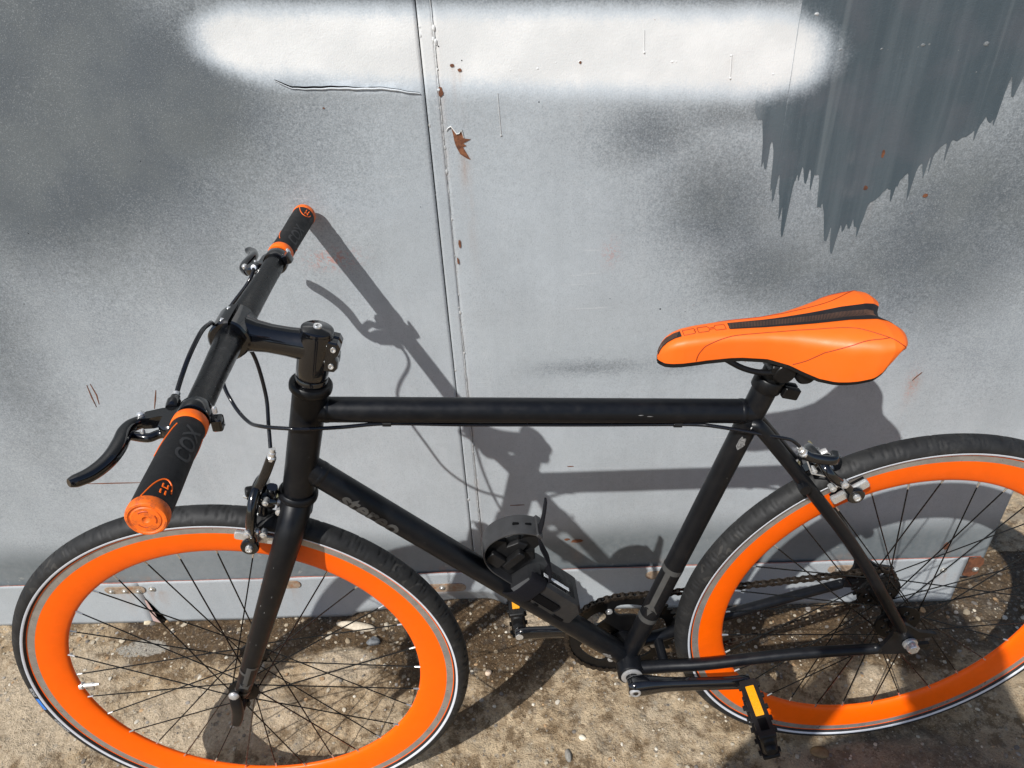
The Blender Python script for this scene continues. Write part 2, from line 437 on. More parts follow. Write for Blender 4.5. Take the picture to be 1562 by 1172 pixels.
M['rust2'] = rust_mat('flaked_rust', (.085, .028, .012), (.23, .090, .038), (.055, .022, .014))
def ground_mat():
    n = NT('earthy_concrete'); P = n.geo_pos()
    wet = n.attr('wet'); pale = n.attr('pale'); cem = n.attr('cement'); shade = n.attr('painted_shade')
    a = n.noise(9, 6, .62, co=P); b = n.noise(38, 6, .66, co=P); f = n.noise(170, 5, .62, co=P); ff = n.noise(520, 3, .6, co=P)
    c = n.mix(n.ramp(b, .28, .72), (.29, .202, .115), (.64, .495, .32))
    c = n.mix(n.m('MULTIPLY', n.ramp(a, .42, .66), .6), c, (.53, .42, .285))
    # grey cement showing through, brown earth pressed into hollows
    c = n.mix(n.m('MULTIPLY', n.ramp(n.noise(15, 6, .68, co=P), .53, .66), .55), c, (.30, .262, .205))
    c = n.mix(n.m('MULTIPLY', n.ramp(n.noise(24, 8, .75, co=P), .475, .585), .80), c, (.130, .080, .038))
    kw = n.m('ADD', wet, n.m('MULTIPLY', n.m('SUBTRACT', b, .5), .75))
    kw = n.m('ADD', kw, n.m('MULTIPLY', n.m('SUBTRACT', f, .5), .5))
    wetm = n.ramp(kw, .26, .58)
    brown = n.mix(n.ramp(f, .3, .7), (.046, .026, .010), (.125, .075, .033))
    brown = n.mix(n.m('MULTIPLY', n.ramp(n.noise(27, 5, .6, co=P), .55, .68), .6), brown, (.034, .030, .027))
    brown = n.mix(n.m('MULTIPLY', n.ramp(n.noise(33, 5, .65, co=P), .58, .70), .55), brown, (.20, .155, .100))
    c = n.mix(n.m('MULTIPLY', wetm, .96), c, brown)
    kp = n.m('ADD', pale, n.m('MULTIPLY', n.m('SUBTRACT', b, .5), .9))
    c = n.mix(n.m('MULTIPLY', n.ramp(kp, .35, .65), .88), c, n.mix(n.ramp(f, .3, .75), (.44, .35, .24), (.64, .52, .375)))
    c = n.mix(n.ramp(n.m('ADD', cem, n.m('ADD', n.m('MULTIPLY', n.m('SUBTRACT', b, .5), 1.3), n.m('MULTIPLY', n.m('SUBTRACT', a, .5), 1.2))), .5, .62), c, n.mix(n.ramp(f, .3, .7), (.31, .285, .24), (.38, .345, .29)))
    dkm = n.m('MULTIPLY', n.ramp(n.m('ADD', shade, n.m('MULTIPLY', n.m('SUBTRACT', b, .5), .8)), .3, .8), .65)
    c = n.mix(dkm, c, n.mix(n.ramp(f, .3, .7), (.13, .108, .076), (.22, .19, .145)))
    crack = n.m('MULTIPLY', n.ramp(n.voro(13, co=n.mix(.06, P, n.noise(20, 4, co=P)), feature='DISTANCE_TO_EDGE'), .012, .0, 0, 1), n.ramp(n.noise(6, 2, co=P), .5, .6))
    c = n.mix(n.m('MULTIPLY', crack, .6), c, (.05, .036, .022))
    # aggregate: pale and dark grains
    for sc_, thr, lo, mixf in ((62, .30, .62, .75), (105, .32, .55, .75)):
        vd = n.voro(sc_, co=P); vc = n.N.new('ShaderNodeTexVoronoi'); vc.inputs['Scale'].default_value = sc_; n.L.new(P, vc.inputs['Vector'])
        sep = n.N.new('ShaderNodeSeparateColor'); n.L.new(vc.outputs['Color'], sep.inputs[0])
        mk = n.m('MULTIPLY', n.ramp(n.m('ADD', vd, n.m('MULTIPLY', n.m('SUBTRACT', ff, .5), .25)), thr + .05, thr - .05), n.m('GREATER_THAN', sep.outputs[0], lo))
        tint = n.mix(sep.outputs[1], n.mix(sep.outputs[2], (.10, .085, .07), (.27, .17, .085)), n.mix(sep.outputs[2], (.34, .31, .27), (.55, .46, .33)))
        c = n.mix(n.m('MULTIPLY', n.m('MULTIPLY', mk, n.ramp(n.noise(19, 3, .6, co=P), .38, .6)), mixf), c, tint)
    c = n.mix(n.ramp(ff, .35, .65, .0, .38), c, n.mix(.5, c, (.03, .02, .012)))
    g1 = n.m('LESS_THAN', n.voro(125, co=P), .17)
    c = n.mix(n.m('MULTIPLY', n.m('MULTIPLY', g1, n.ramp(ff, .42, .6)), .7), c, (.50, .42, .29))
    g2 = n.m('MULTIPLY', n.ramp(n.noise(210, 3, .6, co=P), .60, .70), n.ramp(b, .4, .6))
    c = n.mix(n.m('MULTIPLY', g2, .55), c, (.055, .05, .046))
    c = n.mix(n.m('MULTIPLY', n.ramp(n.noise(260, 3, .6, co=P), .64, .70), .5), c, (.45, .38, .275))
    h = n.m('ADD', n.m('MULTIPLY', b, .8), n.m('ADD', n.m('MULTIPLY', f, .6), n.m('MULTIPLY', ff, .35)))
    nb = n.bump(h, 1.0, .009)
    r = n.ramp(kw, .35, .85, .92, .55)
    return n.set(color=c, rough=r, normal=nb, spec=.35)
M['ground'] = ground_mat()
def stone_mat(name, attr=False, cols=((.30, .25, .18), (.42, .36, .27))):
    n = NT(name)
    P = n.geo_pos()
    c = n.mix(n.ramp(n.noise(180, 4, .6, co=P), .3, .7), *cols)
    if attr:
        q = n.attr('tint', 'Color')
        c = n.mix(.82, c, q)
    return n.set(color=c, rough=.75, normal=n.bump(n.noise(500, 3, co=P), .4, .001))
M['stone'] = stone_mat('loose_stones', True)

# ------------------------------------------------------------------ ground (one sheet to the horizon)
def ground_attrs(X, Y):
    def bl(cx, cy, rx, ry, p=1.0):
        return np.exp(-(((X - cx) / rx) ** 2 + ((Y - cy) / ry) ** 2) ** p)
    wob = (fbm(X, Y, 6, 4, 40) - .5) * .14
    wet = sstep(-.24, -.05, Y + wob) * .95 * sstep(-1.62, -1.40, X + wob)
    wet = np.maximum(wet, .95 * bl(-.80, -.10, .13, .11)); wet = np.maximum(wet, .85 * bl(-1.38, -.045, .16, .06))
    wet = np.maximum(wet, .75 * bl(-.62, -.12, .12, .10)); wet = np.maximum(wet, .8 * bl(-1.05, -.20, .07, .05))
    wet = np.maximum(wet, .55 * bl(-.72, -.24, .10, .06)); wet = np.maximum(wet, .60 * bl(.02, -.10, .34, .12))
    wet = np.maximum(wet, .45 * bl(.12, -.27, .30, .12)); wet = np.maximum(wet, .4 * bl(-1.30, -.27, .05, .05))
    wet *= np.where(Y > .12, .2, 1)
    pale = np.maximum.reduce([bl(-.97, -.135, .075, .05, 2), bl(-1.22, -.24, .20, .09), .8 * bl(-1.60, -.2, .25, .2), .85 * bl(-.56, -.03, .09, .04),
                              .7 * bl(-.45, -.05, .06, .05), .7 * bl(.07, -.19, .06, .05), .5 * bl(-.35, -.30, .20, .12), .55 * bl(-1.03, -.115, .05, .02), .8 * bl(-.83, -.36, .12, .06)])
    wet *= 1 - .85 * pale
    cem = np.maximum(bl(-1.420, -.078, .075, .026, 1), .8 * bl(-1.16, -.13, .03, .02, 2))
    painted_shade = np.maximum(.8 * bl(.10, -.36, .30, .09), .5 * bl(.35, -.1, .2, .3))  # shade at the lower right, painted into the ground colour
    return wet, pale, cem, painted_shade
def ground_height(X, Y):
    wet, pale, cem, painted_shade = ground_attrs(X, Y)
    h = (fbm(X, Y, 4.5, 3, 3) - .5) * .010 + (fbm(X, Y, 34, 4, 9) - .5) * .011 + (fbm(X, Y, 120, 2, 21) - .5) * .0050
    h = h + .006 * sstep(.35, .7, pale + (fbm(X, Y, 30, 3, 5) - .5) * .5) - .003 * wet
    h = h * (1 - .8 * cem)
    near = np.exp(-(((X) / .10) ** 2 + ((Y + .293) / .06) ** 2)) + np.exp(-(((X + 1.004) / .10) ** 2 + ((Y + .383) / .06) ** 2))
    h = h * (1 - .9 * np.clip(near, 0, 1)) - .0055
    far = np.maximum(np.abs(X + .6), np.abs(Y + .1))
    return h * (1 - sstep(2.0, 4.0, far))
def axis_lines(lo, hi, step, ext):
    a = np.arange(lo, hi + step / 2, step)
    out = []; d = step
    x = 0.0
    while x < ext:
        d *= 1.5; x += d; out.append(x)
    out = np.array(out)
    return np.concatenate([(lo - out)[::-1], a, hi + out])
gx = axis_lines(-2.0, .80, .0048, 120); gy = axis_lines(-.60, .55, .0048, 120)
GX, GY = np.meshgrid(gx, gy)
GZ = ground_height(GX, GY)
nx, ny = len(gx), len(gy)
def grid_mesh(name, P, nx, ny, mat, attrs):
    me = bpy.data.meshes.new(name)
    i = np.arange(nx * ny).reshape(ny, nx)
    q = np.stack([i[:-1, :-1], i[:-1, 1:], i[1:, 1:], i[1:, :-1]], -1).reshape(-1, 4)
    me.vertices.add(len(P)); me.vertices.foreach_set('co', P.astype(np.float32).ravel())
    me.loops.add(q.size); me.loops.foreach_set('vertex_index', q.ravel().astype(np.int32))
    me.polygons.add(len(q)); me.polygons.foreach_set('loop_start', np.arange(0, q.size, 4, dtype=np.int32))
    me.polygons.foreach_set('use_smooth', np.ones(len(q), bool))
    me.update(calc_edges=True)
    me.validate()
    for k, v in attrs.items():
        a = me.attributes.new(k, 'FLOAT', 'POINT'); a.data.foreach_set('value', np.asarray(v, np.float32).ravel())
    me.materials.append(mat)
    return me
wet, pale, cem, painted_shade = ground_attrs(GX, GY)
gme = grid_mesh('ground', np.stack([GX, GY, GZ], -1).reshape(-1, 3), nx, ny, M['ground'], dict(wet=wet, pale=pale, cement=cem, painted_shade=painted_shade))
link('ground', gme, kind='structure')

def rock(seed, rx, ry, rz, sub=2, rough=.28):
    bm = bmesh.new()
    bmesh.ops.create_icosphere(bm, subdivisions=sub, radius=1)
    r = np.random.default_rng(seed)
    d = r.normal(size=(7, 3)); d /= np.linalg.norm(d, axis=1)[:, None]; c = r.uniform(.62, .95, 7)
    V = np.array([v.co[:] for v in bm.verts])
    for k in range(7):
        t = V @ d[k]
        V -= np.outer(np.maximum(t - c[k], 0) * .85, d[k])
    V *= (1 + (r.random(len(V)) - .5)[:, None] * rough * .35)
    V *= [rx, ry, rz]
    F = [tuple(v.index for v in f.verts) for f in bm.faces]
    bm.free()
    return V, F
# loose grit: nobody could count it, so one object
def scatter_grit():
    g = G(); cols = []
    rocks = [rock(100 + i, 1, 1, .7, 1, .3) for i in range(14)]
    n = 4200
    pal = np.array([(.42, .36, .27), (.50, .44, .34), (.30, .24, .16), (.16, .13, .10), (.34, .20, .09), (.24, .22, .20), (.60, .55, .46), (.10, .09, .085), (.28, .21, .13)])
    xs = RNG.uniform(-1.9, .75, n); ys = -.46 + RNG.random(n) * .50
    keep = RNG.random(n) < np.where(ys > -.18, 1.0, .62)
    xs, ys = xs[keep], ys[keep]
    zs = ground_height(xs, ys)
    V = []; F = []; base = 0
    for x, y, z in zip(xs, ys, zs):
        if y > -.006: continue
        s = (.0013 + .0036 * RNG.random() ** 3.2) * (1 + .7 * RNG.random() * (y > -.07))
        rv, rf = rocks[RNG.integers(14)]
        a = RNG.random() * 2 * PI; c, q = math.cos(a), math.sin(a)
        w = rv * [s * RNG.uniform(.8, 1.5), s, s * RNG.uniform(.6, 1)]
        w = np.stack([w[:, 0] * c - w[:, 1] * q, w[:, 0] * q + w[:, 1] * c, w[:, 2]], 1) + [x, y, z + s * .12]
        V.append(w); F += [tuple(i + base for i in f) for f in rf]; base += len(w)
        col = pal[RNG.integers(len(pal))] * RNG.uniform(.75, 1.1)
        cols.append(np.repeat([[*col, 1]], len(w), 0))
    me = bpy.data.meshes.new('gravel'); me.from_pydata(np.concatenate(V).tolist(), [], F)
    a = me.attributes.new('tint', 'FLOAT_COLOR', 'POINT'); a.data.foreach_set('color', np.concatenate(cols).astype(np.float32).ravel())
    me.materials.append(M['stone'])
    me.polygons.foreach_set('use_smooth', [True] * len(me.polygons)); me.set_sharp_from_angle(angle=math.radians(45))
    link('gravel', me, kind='stuff', label='fine loose grit on the dirty concrete', category='gravel')
scatter_grit()
def pebble(name, seed, x, y, rx, ry, rz, a, c0, c1, label, cat='pebble', sink=.35):
    V, F = rock(seed, rx, ry, rz, 3, .12)
    z = float(ground_height(np.array([x]), np.array([y]))[0])
    g = G().add(V, F)
    o = put(name, g, stone_mat(name + '_stone', cols=(c0, c1)), label=label, category=cat, sharp=50)
    o.location = (x, y, z + rz * (1 - 2 * sink)); o.rotation_euler = (0, 0, a)
pebble('stone_shard', 5, -.962, -.036, .046, .011, .010, -.16, (.42, .36, .27), (.56, .49, .38), 'long pale stone shard lying in damp dirt behind the front wheel', 'stone', .3)
pebble('pebble', 8, -.916, -.076, .016, .012, .010, .3, (.10, .105, .11), (.19, .20, .205), 'wet blue-grey pebble seen through the front wheel, right of the pale shard', sink=.3)
pebble('pebble', 9, -.515, -.331, .006, .013, .007, .15, (.17, .16, .14), (.27, .25, .22), 'narrow grey pebble in dry dirt between the two wheels, near the bottom edge', sink=.35)
pebble('pebble', 10, -.487, -.298, .0075, .0055, .005, -.4, (.62, .55, .42), (.72, .66, .55), 'cream pebble on dry dirt, just above the narrow grey pebble')
pebble('pebble', 12, -.062, -.333, .018, .011, .006, -.1, (.17, .105, .045), (.24, .15, .07), 'flat amber-brown pebble under the lower rim of the rear wheel', sink=.3)
pebble('pebble', 13, -.752, -.128, .008, .006, .006, .2, (.58, .52, .42), (.68, .62, .52), 'white pebble on damp dirt inside the right edge of the front wheel')
pebble('pebble', 14, -1.432, -.012, .009, .006, .006, .2, (.50, .42, .28), (.62, .53, .38), 'yellowish pebble at the foot of the gate, left part of front wheel')
pebble('pebble', 15, -.668, -.157, .0075, .006, .006, .9, (.56, .42, .30), (.66, .52, .40), 'pinkish pebble beside the dark stripe of dirt right of the front tyre')

# ------------------------------------------------------------------ the metal gate behind the bicycle
gate = link('metal_gate', None, label='grey painted sheet metal gate with a white sprayed band, dark drips and rust', category='gate')
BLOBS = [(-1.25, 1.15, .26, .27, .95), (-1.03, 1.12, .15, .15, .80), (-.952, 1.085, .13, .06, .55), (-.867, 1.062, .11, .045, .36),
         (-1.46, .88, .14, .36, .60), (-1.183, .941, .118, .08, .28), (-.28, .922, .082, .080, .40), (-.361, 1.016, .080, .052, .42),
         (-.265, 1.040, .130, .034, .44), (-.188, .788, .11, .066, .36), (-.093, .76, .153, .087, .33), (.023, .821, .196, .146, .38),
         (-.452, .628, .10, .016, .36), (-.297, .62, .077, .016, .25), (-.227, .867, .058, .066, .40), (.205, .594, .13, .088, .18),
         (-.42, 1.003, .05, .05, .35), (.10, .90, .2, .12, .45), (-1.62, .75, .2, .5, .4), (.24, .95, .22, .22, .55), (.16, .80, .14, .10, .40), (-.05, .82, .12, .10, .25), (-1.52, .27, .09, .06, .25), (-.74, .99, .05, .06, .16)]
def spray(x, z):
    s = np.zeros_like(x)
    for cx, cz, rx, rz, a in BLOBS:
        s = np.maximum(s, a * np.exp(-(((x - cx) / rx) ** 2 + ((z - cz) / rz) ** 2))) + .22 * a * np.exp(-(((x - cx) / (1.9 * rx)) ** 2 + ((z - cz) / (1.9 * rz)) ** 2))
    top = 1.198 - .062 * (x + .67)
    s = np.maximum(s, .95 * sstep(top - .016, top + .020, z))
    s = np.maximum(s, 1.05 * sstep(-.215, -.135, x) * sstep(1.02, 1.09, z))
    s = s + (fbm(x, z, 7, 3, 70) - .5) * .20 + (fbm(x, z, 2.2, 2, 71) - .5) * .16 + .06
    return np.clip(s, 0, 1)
def foot(x, z):
    return np.clip(sstep(.275, .185, z + .010 * np.sin(x * 7)) * (.88 + .12 * np.sin(x * 11)), 0, 1)
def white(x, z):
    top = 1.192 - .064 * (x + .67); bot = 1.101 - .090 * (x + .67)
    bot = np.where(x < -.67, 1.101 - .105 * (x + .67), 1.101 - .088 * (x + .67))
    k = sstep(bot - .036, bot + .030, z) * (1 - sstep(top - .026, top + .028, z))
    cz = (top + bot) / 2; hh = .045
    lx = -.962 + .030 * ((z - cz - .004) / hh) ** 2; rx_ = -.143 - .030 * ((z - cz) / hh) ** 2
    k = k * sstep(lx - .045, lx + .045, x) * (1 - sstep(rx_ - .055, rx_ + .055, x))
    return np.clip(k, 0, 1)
def scuffs(x, z):
    return np.maximum(np.exp(-(((x + .846) / .036) ** 2 + ((z - .853) / .016) ** 2)), np.maximum(.55 * np.exp(-(((x + .42) / .012) ** 2 + ((z - .84) / .02) ** 2)), .7 * np.exp(-(((x - .095) / .010) ** 2 + ((z - .565) / .03) ** 2))))
def stain(x, z):
    s = np.zeros_like(x)
    for px, pz, w, l, a in ((-.628, 1.000, .007, .085, .8), (-.6514, 1.085, .004, .05, .8), (-.6325, 1.122, .003, .03, .6), (-.6230, 1.116, .003, .035, .6), (-.4638, 1.117, .003, .04, .6), (-.4785, .200, .012, .05, .7), (.262, .150, .009, .04, .8), (-.041, .965, .003, .04, .8), (-.055, .918, .003, .03, .7), (.098, .57, .010, .05, .6), (-.2677, 1.112, .003, .035, .35)):
        s = np.maximum(s, a * np.exp(-((x - px) / w) ** 2) * np.where(z > pz, np.exp(-((z - pz) / (w * .8)) ** 2), np.exp(-(pz - z) / l)))
    seam = seam_r(z); s = np.maximum(s, .55 * np.exp(-((x - seam - .001) / .0035) ** 2) * (fbm(x * 0, z, 14, 3, 61) > .47))
    for px in (-1.45, -1.388, -1.11, -.76, -.30, .067, .27): s = np.maximum(s, .5 * np.exp(-((x - px) / .03) ** 2) * np.exp(-((z - .128) / .010) ** 2))
    return np.clip(s, 0, 1)
seam_r = lambda z: -.6512 - .0195 * (1.2 - z)
def dents(x, z):
    d = (fbm(x, z, 2.3, 3, 31) - .5) * .010 + (fbm(x, z, 11, 2, 55) - .5) * .0016
    # a split lip of the sheet under the white band
    lip = 1.1045 - .05 * (x + .785) - .8 * np.maximum(x + .745, 0) ** 1.7
    w = sstep(-.90, -.84, x) * (1 - sstep(-.70, -.676, x))
    d = d - .0028 * w * (z < lip) * np.exp(-(lip - z) / .020)
    return d
def panel_x(xl, xr, z): return xl(z), xr(z)
seam_l = lambda z: -.6704 - .019 * (1.2 - z)
seam_r = lambda z: -.6512 - .0195 * (1.2 - z)
TOPZ = 2.05
def sheet(name, xl, xr, n_x, label=None, yoff=0.0, mat=None, zlo=.108):
    zs = np.concatenate([np.arange(zlo, 1.26, .0055), np.linspace(1.28, TOPZ, 12)])
    # extra rows along the lip so that its edge stays crisp
    t = np.linspace(0, 1, n_x)
    X = np.stack([xl(z) + (xr(z) - xl(z)) * t for z in zs]); Z = np.repeat(zs[:, None], n_x, 1)
    Y = dents(X, Z)
    edge = np.exp(-np.abs(X - xl(Z)) / .012) + np.exp(-np.abs(X - xr(Z)) / .012)
    Y = Y * (1 - .6 * np.clip(edge, 0, 1)) + yoff
    Y = np.clip(Y, -.006, .006)
    P = np.stack([X, Y, Z], -1).reshape(-1, 3)
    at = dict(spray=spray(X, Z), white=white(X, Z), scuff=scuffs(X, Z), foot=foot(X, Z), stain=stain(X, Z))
    me = grid_mesh(name, P, n_x, len(zs), mat or M['gate'], at)
    o = link(name, me, gate, label=label)
    s = o.modifiers.new('thickness', 'SOLIDIFY'); s.thickness = .003; s.offset = -1
    return o
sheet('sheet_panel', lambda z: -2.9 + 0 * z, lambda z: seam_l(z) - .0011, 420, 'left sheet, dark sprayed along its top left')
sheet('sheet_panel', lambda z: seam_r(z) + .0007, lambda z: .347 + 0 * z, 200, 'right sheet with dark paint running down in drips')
sheet('seam_strip', lambda z: seam_l(z) + .0006, lambda z: seam_r(z) - .0002, 6, yoff=-.0008)
# dark gap behind the seam
g = G()
g.box((-.672, .0085, .91), (1, 0, 0), (0, 1, 0), (0, 0, 1), .06, .003, 1.6)
put('gap_backing', g, M['dark'], gate)

# weld blobs along both edges of the strip
g = G()
for k in range(80):
    z = RNG.uniform(.16, 1.235)
    left = RNG.random() < .42
    x = (seam_l(z) if left else seam_r(z)) + RNG.normal() * .0011 + (.002 if left else 0)
    r = .0008 + .0016 * RNG.random() ** 3
    rv, rf = rock(int(RNG.integers(1e6)), r, r * .6, r * RNG.uniform(.8, 2.4), 2, .4)
    g.add(rv + [x, -.0009, z], rf)
for k in range(90):     # run of weld on the right edge
    z = .14 + k * .0122
    rv, rf = rock(900 + k, .0011, .0009, .0095, 1, .5)
    g.add(rv + [seam_r(z) + RNG.normal() * .0004, -.0008, z], rf)
wb = g.mesh('weld_bead', M['caulk'])
co = np.empty(len(wb.vertices) * 3, np.float32); wb.vertices.foreach_get('co', co); co = co.reshape(-1, 3)
for k, v in dict(spray=spray(co[:, 0], co[:, 2]) * .7, white=white(co[:, 0], co[:, 2]), scuff=0 * co[:, 0]).items():
    a = wb.attributes.new(k, 'FLOAT', 'POINT'); a.data.foreach_set('value', v.astype(np.float32))
link('weld_bead', wb, gate, kind='stuff')

# paint that ran: a film of its own, lower edge in drips
DR = [(-.2292, 1.0432), (-.2229, 1.0281), (-.2168, 1.0293), (-.2095, .9817), (-.2051, .9593), (-.202, .9591), (-.2015, .9937), (-.1992, .9996), (-.1942, .9808), (-.1885, .9189), (-.1855, .9154), (-.1830, .9517), (-.1795, .9385), (-.1765, .9049), (-.1740, .902), (-.1715, .9148), (-.1678, .8595), (-.1654, .8515), (-.1637, .8539), (-.1620, .8941), (-.1600, .9376), (-.1565, .9755), (-.1542, .9723), (-.1448, .9365), (-.142, .9347), (-.1405, .9557), (-.1364, .9602), (-.1308, .9454), (-.1231, .9466), (-.1191, .8984), (-.1151, .8931), (-.1137, .9015), (-.1085, .8841), (-.100, .8414), (-.0962, .8402), (-.0938, .8695), (-.0905, .8693), (-.0872, .8207), (-.0845, .8169), (-.0825, .8405), (-.0805, .8617), (-.0745, .8754), (-.0685, .8575), (-.0652, .8566), (-.0633, .8747), (-.0600, .8612), (-.0570, .8618), (-.0517, .8879), (-.0338, .9071), (-.0242, .9199), (-.0204, .9164), (-.0168, .9211), (-.0125, .9291), (.0046, .9411), (.0191, .9562), (.0399, .9799), (.0674, .9875), (.0767, .9961), (.0863, 1.0134), (.0915, 1.0057), (.0955, 1.007), (.0985, 1.0215), (.1000, 1.0331), (.1012, 1.0558), (.1040, 1.0682), (.1110, 1.0409), (.1145, 1.0402), (.1165, 1.0521), (.1195, 1.0687), (.14, 1.075), (.17, 1.05), (.22, 1.07), (.30, 1.06), (.345, 1.07)]
dx = np.array([p[0] for p in DR]); dz = np.array([p[1] for p in DR])
xs = np.arange(-.2285, .3441, .0011)
zl = np.interp(xs, dx, dz)
zl = zl + (fbm(xs, xs * 0, 160, 3, 91) - .5) * .007
rd = np.random.default_rng(33)
for k in range(26):
    x0 = rd.uniform(-.215, .10); ln = rd.uniform(.006, .034); w0 = rd.uniform(.0012, .0030)
    zl = zl - ln * np.exp(-np.abs((xs - x0) / w0) ** 2.5)
nr = 46
tt = np.linspace(0, 1, nr) ** 1.0
ztop = np.where(xs < -.186, 1.110, 1.235)
X = np.repeat(xs[None], nr, 0); Z = zl[None] + (ztop - zl)[None] * tt[:, None]
Y = np.clip(dents(X, Z) * (1 - .6 * np.clip(np.exp(-np.abs(X + .6512) / .012) + np.exp(-np.abs(X - .347) / .012), 0, 1)), -.006, .006) - .00012 - .00038 * np.maximum(sstep(-.180, -.130, X), 1 - sstep(1.035, 1.075, Z))
fade = sstep(.02, .12, X) * (1 - sstep(.955, 1.04, Z)) * .9 + .35 * sstep(-.01, .05, X) * (1 - sstep(.93, 1.0, Z))
fade = np.maximum(fade, .9 * (1 - sstep(-.2285, -.205, X)) * sstep(.99, 1.04, Z))
fade = np.maximum(fade, .55 * sstep(1.15, 1.24, Z) * (1 - sstep(-.2, -.05, X)))
for sel in (xs < -.186, xs >= -.1872):
    x_, y_, z_, f_ = X[:, sel], Y[:, sel], Z[:, sel], fade[:, sel]
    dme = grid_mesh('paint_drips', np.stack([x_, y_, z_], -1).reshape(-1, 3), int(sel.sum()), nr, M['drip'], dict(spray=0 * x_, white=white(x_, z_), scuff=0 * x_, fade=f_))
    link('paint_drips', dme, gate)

def lip_z(x): return 1.1045 - .05 * (x + .785) - .8 * np.maximum(x + .745, 0) ** 1.7
lxs = np.linspace(-.872, -.679, 60)
g = G(); V = []
for i, x in enumerate(lxs):
    k = i / 59; w = .0006 + .0026 * math.sin(min(1, k * 1.5) * PI) ** .7 * (1 - .5 * k) if k < .66 else .0006 + .0012 * (1 - k) / .34
    z = float(lip_z(x)) + .00025 * math.sin(i * .9) + .0004 * math.sin(i * .31) + (.010 * max(0, .12 - k) / .12)
    y0 = float(np.clip(dents(np.full(9, x), z + np.linspace(-.008, .008, 9)), -.006, .006).min()) - .0002
    V += [(x, y0 - .0009, z), (x, y0 - .0009, z + w)]
g.add(V, [(2 * i, 2 * i + 2, 2 * i + 3, 2 * i + 1) for i in range(59)])  # dark ribbon on the sheet, stands in for the shade inside the split
put('split_shade', g, M['dark'], gate, smooth=False)
g = G(); g.tube([(v[0], v[1] - .0002, v[2] - .0007) for v in V[::2]], [.0003 + .0010 * math.sin(min(1, i / 40) * PI / 2) * (1 - .6 * max(0, i - 45) / 14) for i in range(60)], 8)
lm = g.mesh('split_lip', M['caulk']); co = np.empty(len(lm.vertices) * 3, np.float32); lm.vertices.foreach_get('co', co); co = co.reshape(-1, 3)
for k, v in dict(spray=0 * co[:, 0], white=.55 + 0 * co[:, 0], scuff=0 * co[:, 0]).items():
    a = lm.attributes.new(k, 'FLOAT', 'POINT'); a.data.foreach_set('value', v.astype(np.float32))
link('split_lip', lm, gate)
# rust: flaked patches with lifted paint edges, drips and scratches (each lies on the sheet)
def sheet_y(x, z):
    X_ = np.array([x]); Z_ = np.array([z])
    return float(np.clip(dents(X_, Z_), -.006, .006)[0])
def patch(poly, mat=None, dy=.0007, name='rust_patch'):
    g = G(); c = np.mean(poly, 0)
    V = [(x, sheet_y(x, z) - dy, z) for x, z in poly] + [(c[0], sheet_y(*c) - dy, c[1])]
    k = len(poly)
    g.add(V, [(i, (i + 1) % k, k) for i in range(k)])
    return put(name, g, mat or M['rust'], gate, smooth=False)
def blob_poly(cx, cz, rx, rz, n=14, seed=0, rough=.45):
    r = np.random.default_rng(seed)
    return [(cx + rx * math.cos(t) * (1 + rough * (r.random() - .5)), cz + rz * math.sin(t) * (1 + rough * (r.random() - .5))) for t in np.linspace(0, 2 * PI, n, endpoint=False)]
LEAF = [(-.6424, 1.0439), (-.6405, 1.032), (-.6399, 1.0237), (-.6385, 1.0170), (-.6365, 1.0120), (-.6335, 1.0050), (-.6309, 1.0030), (-.6250, .9985), (-.6195, .9960), (-.6215, 1.0000), (-.6270, 1.0040),
        (-.6312, 1.0095), (-.6308, 1.0139), (-.6232, 1.0162), (-.6275, 1.0195), (-.6262, 1.0229), (-.6163, 1.0250), (-.6262, 1.0268), (-.6282, 1.0380), (-.6320, 1.0330), (-.6353, 1.0326), (-.6390, 1.0380)]
o = patch(LEAF, M['rust2']); o['label'] = 'leaf shaped flake of bare rust beside the seam'
g = G()
g.tube([(x, sheet_y(x, z) - .0013, z) for x, z in [(-.6500, 1.0385), (-.6470, 1.0420), (-.6424, 1.0445), (-.6385, 1.0385), (-.6353, 1.0335), (-.6320, 1.0340), (-.6282, 1.0390), (-.6262, 1.0275)]], [.0003, .0008, .0011, .0009, .0010, .0009, .0009, .0003], 6)
lip = g.mesh('lifted_paint', plain('lifted_paint', (.66, .66, .64), .5)); link('lifted_paint', lip, gate)
for i, (x, z, a, b) in enumerate([(-.6514, 1.0905, .0035, .0062), (-.6230, 1.1172, .0028, .0024), (-.6325, 1.1236, .0028, .0022), (-.4638, 1.1177, .0016, .0018), (-.0412, .9712, .0020, .0058), (-.0553, .9215, .0028, .0038), (-.4785, .2004, .013, .0055), (-.4985, .206, .006, .003), (.0330, .905, .004, .003), (-.8130, 1.079, .0015, .001), (.262, .152, .006, .010), (-.648, .868, .002, .007), (-.6535, .84, .0016, .006)]):
    patch(blob_poly(x, z, a, b, 12, i), dy=.0010)
for i, pl in enumerate([[(-1.4094, .4070), (-1.38, .4066), (-1.34, .4062), (-1.3071, .4054)], [(-1.3209, .6362), (-1.3222, .61), (-1.3219, .5887)], [(-1.3140, .6386), (-1.3118, .615), (-1.315, .5942)], [(-1.2046, .6189), (-1.212, .60), (-1.2206, .5791)], [(-.6069, .3068), (-.59, .307), (-.5789, .3072)], [(-.494, .4038), (-.4884, .404), (-.482, .4039)], [(.1060, .5887), (.0985, .580), (.0935, .572)]]):
    g = G(); n = len(pl)
    g.tube([(x, sheet_y(x, z) - .0002, z) for x, z in pl], [(.0007, .0005)] + [(.0013, .0006)] * (n - 2) + [(.0006, .0005)], 6)
    put('scratch', g, M['rust'], gate)
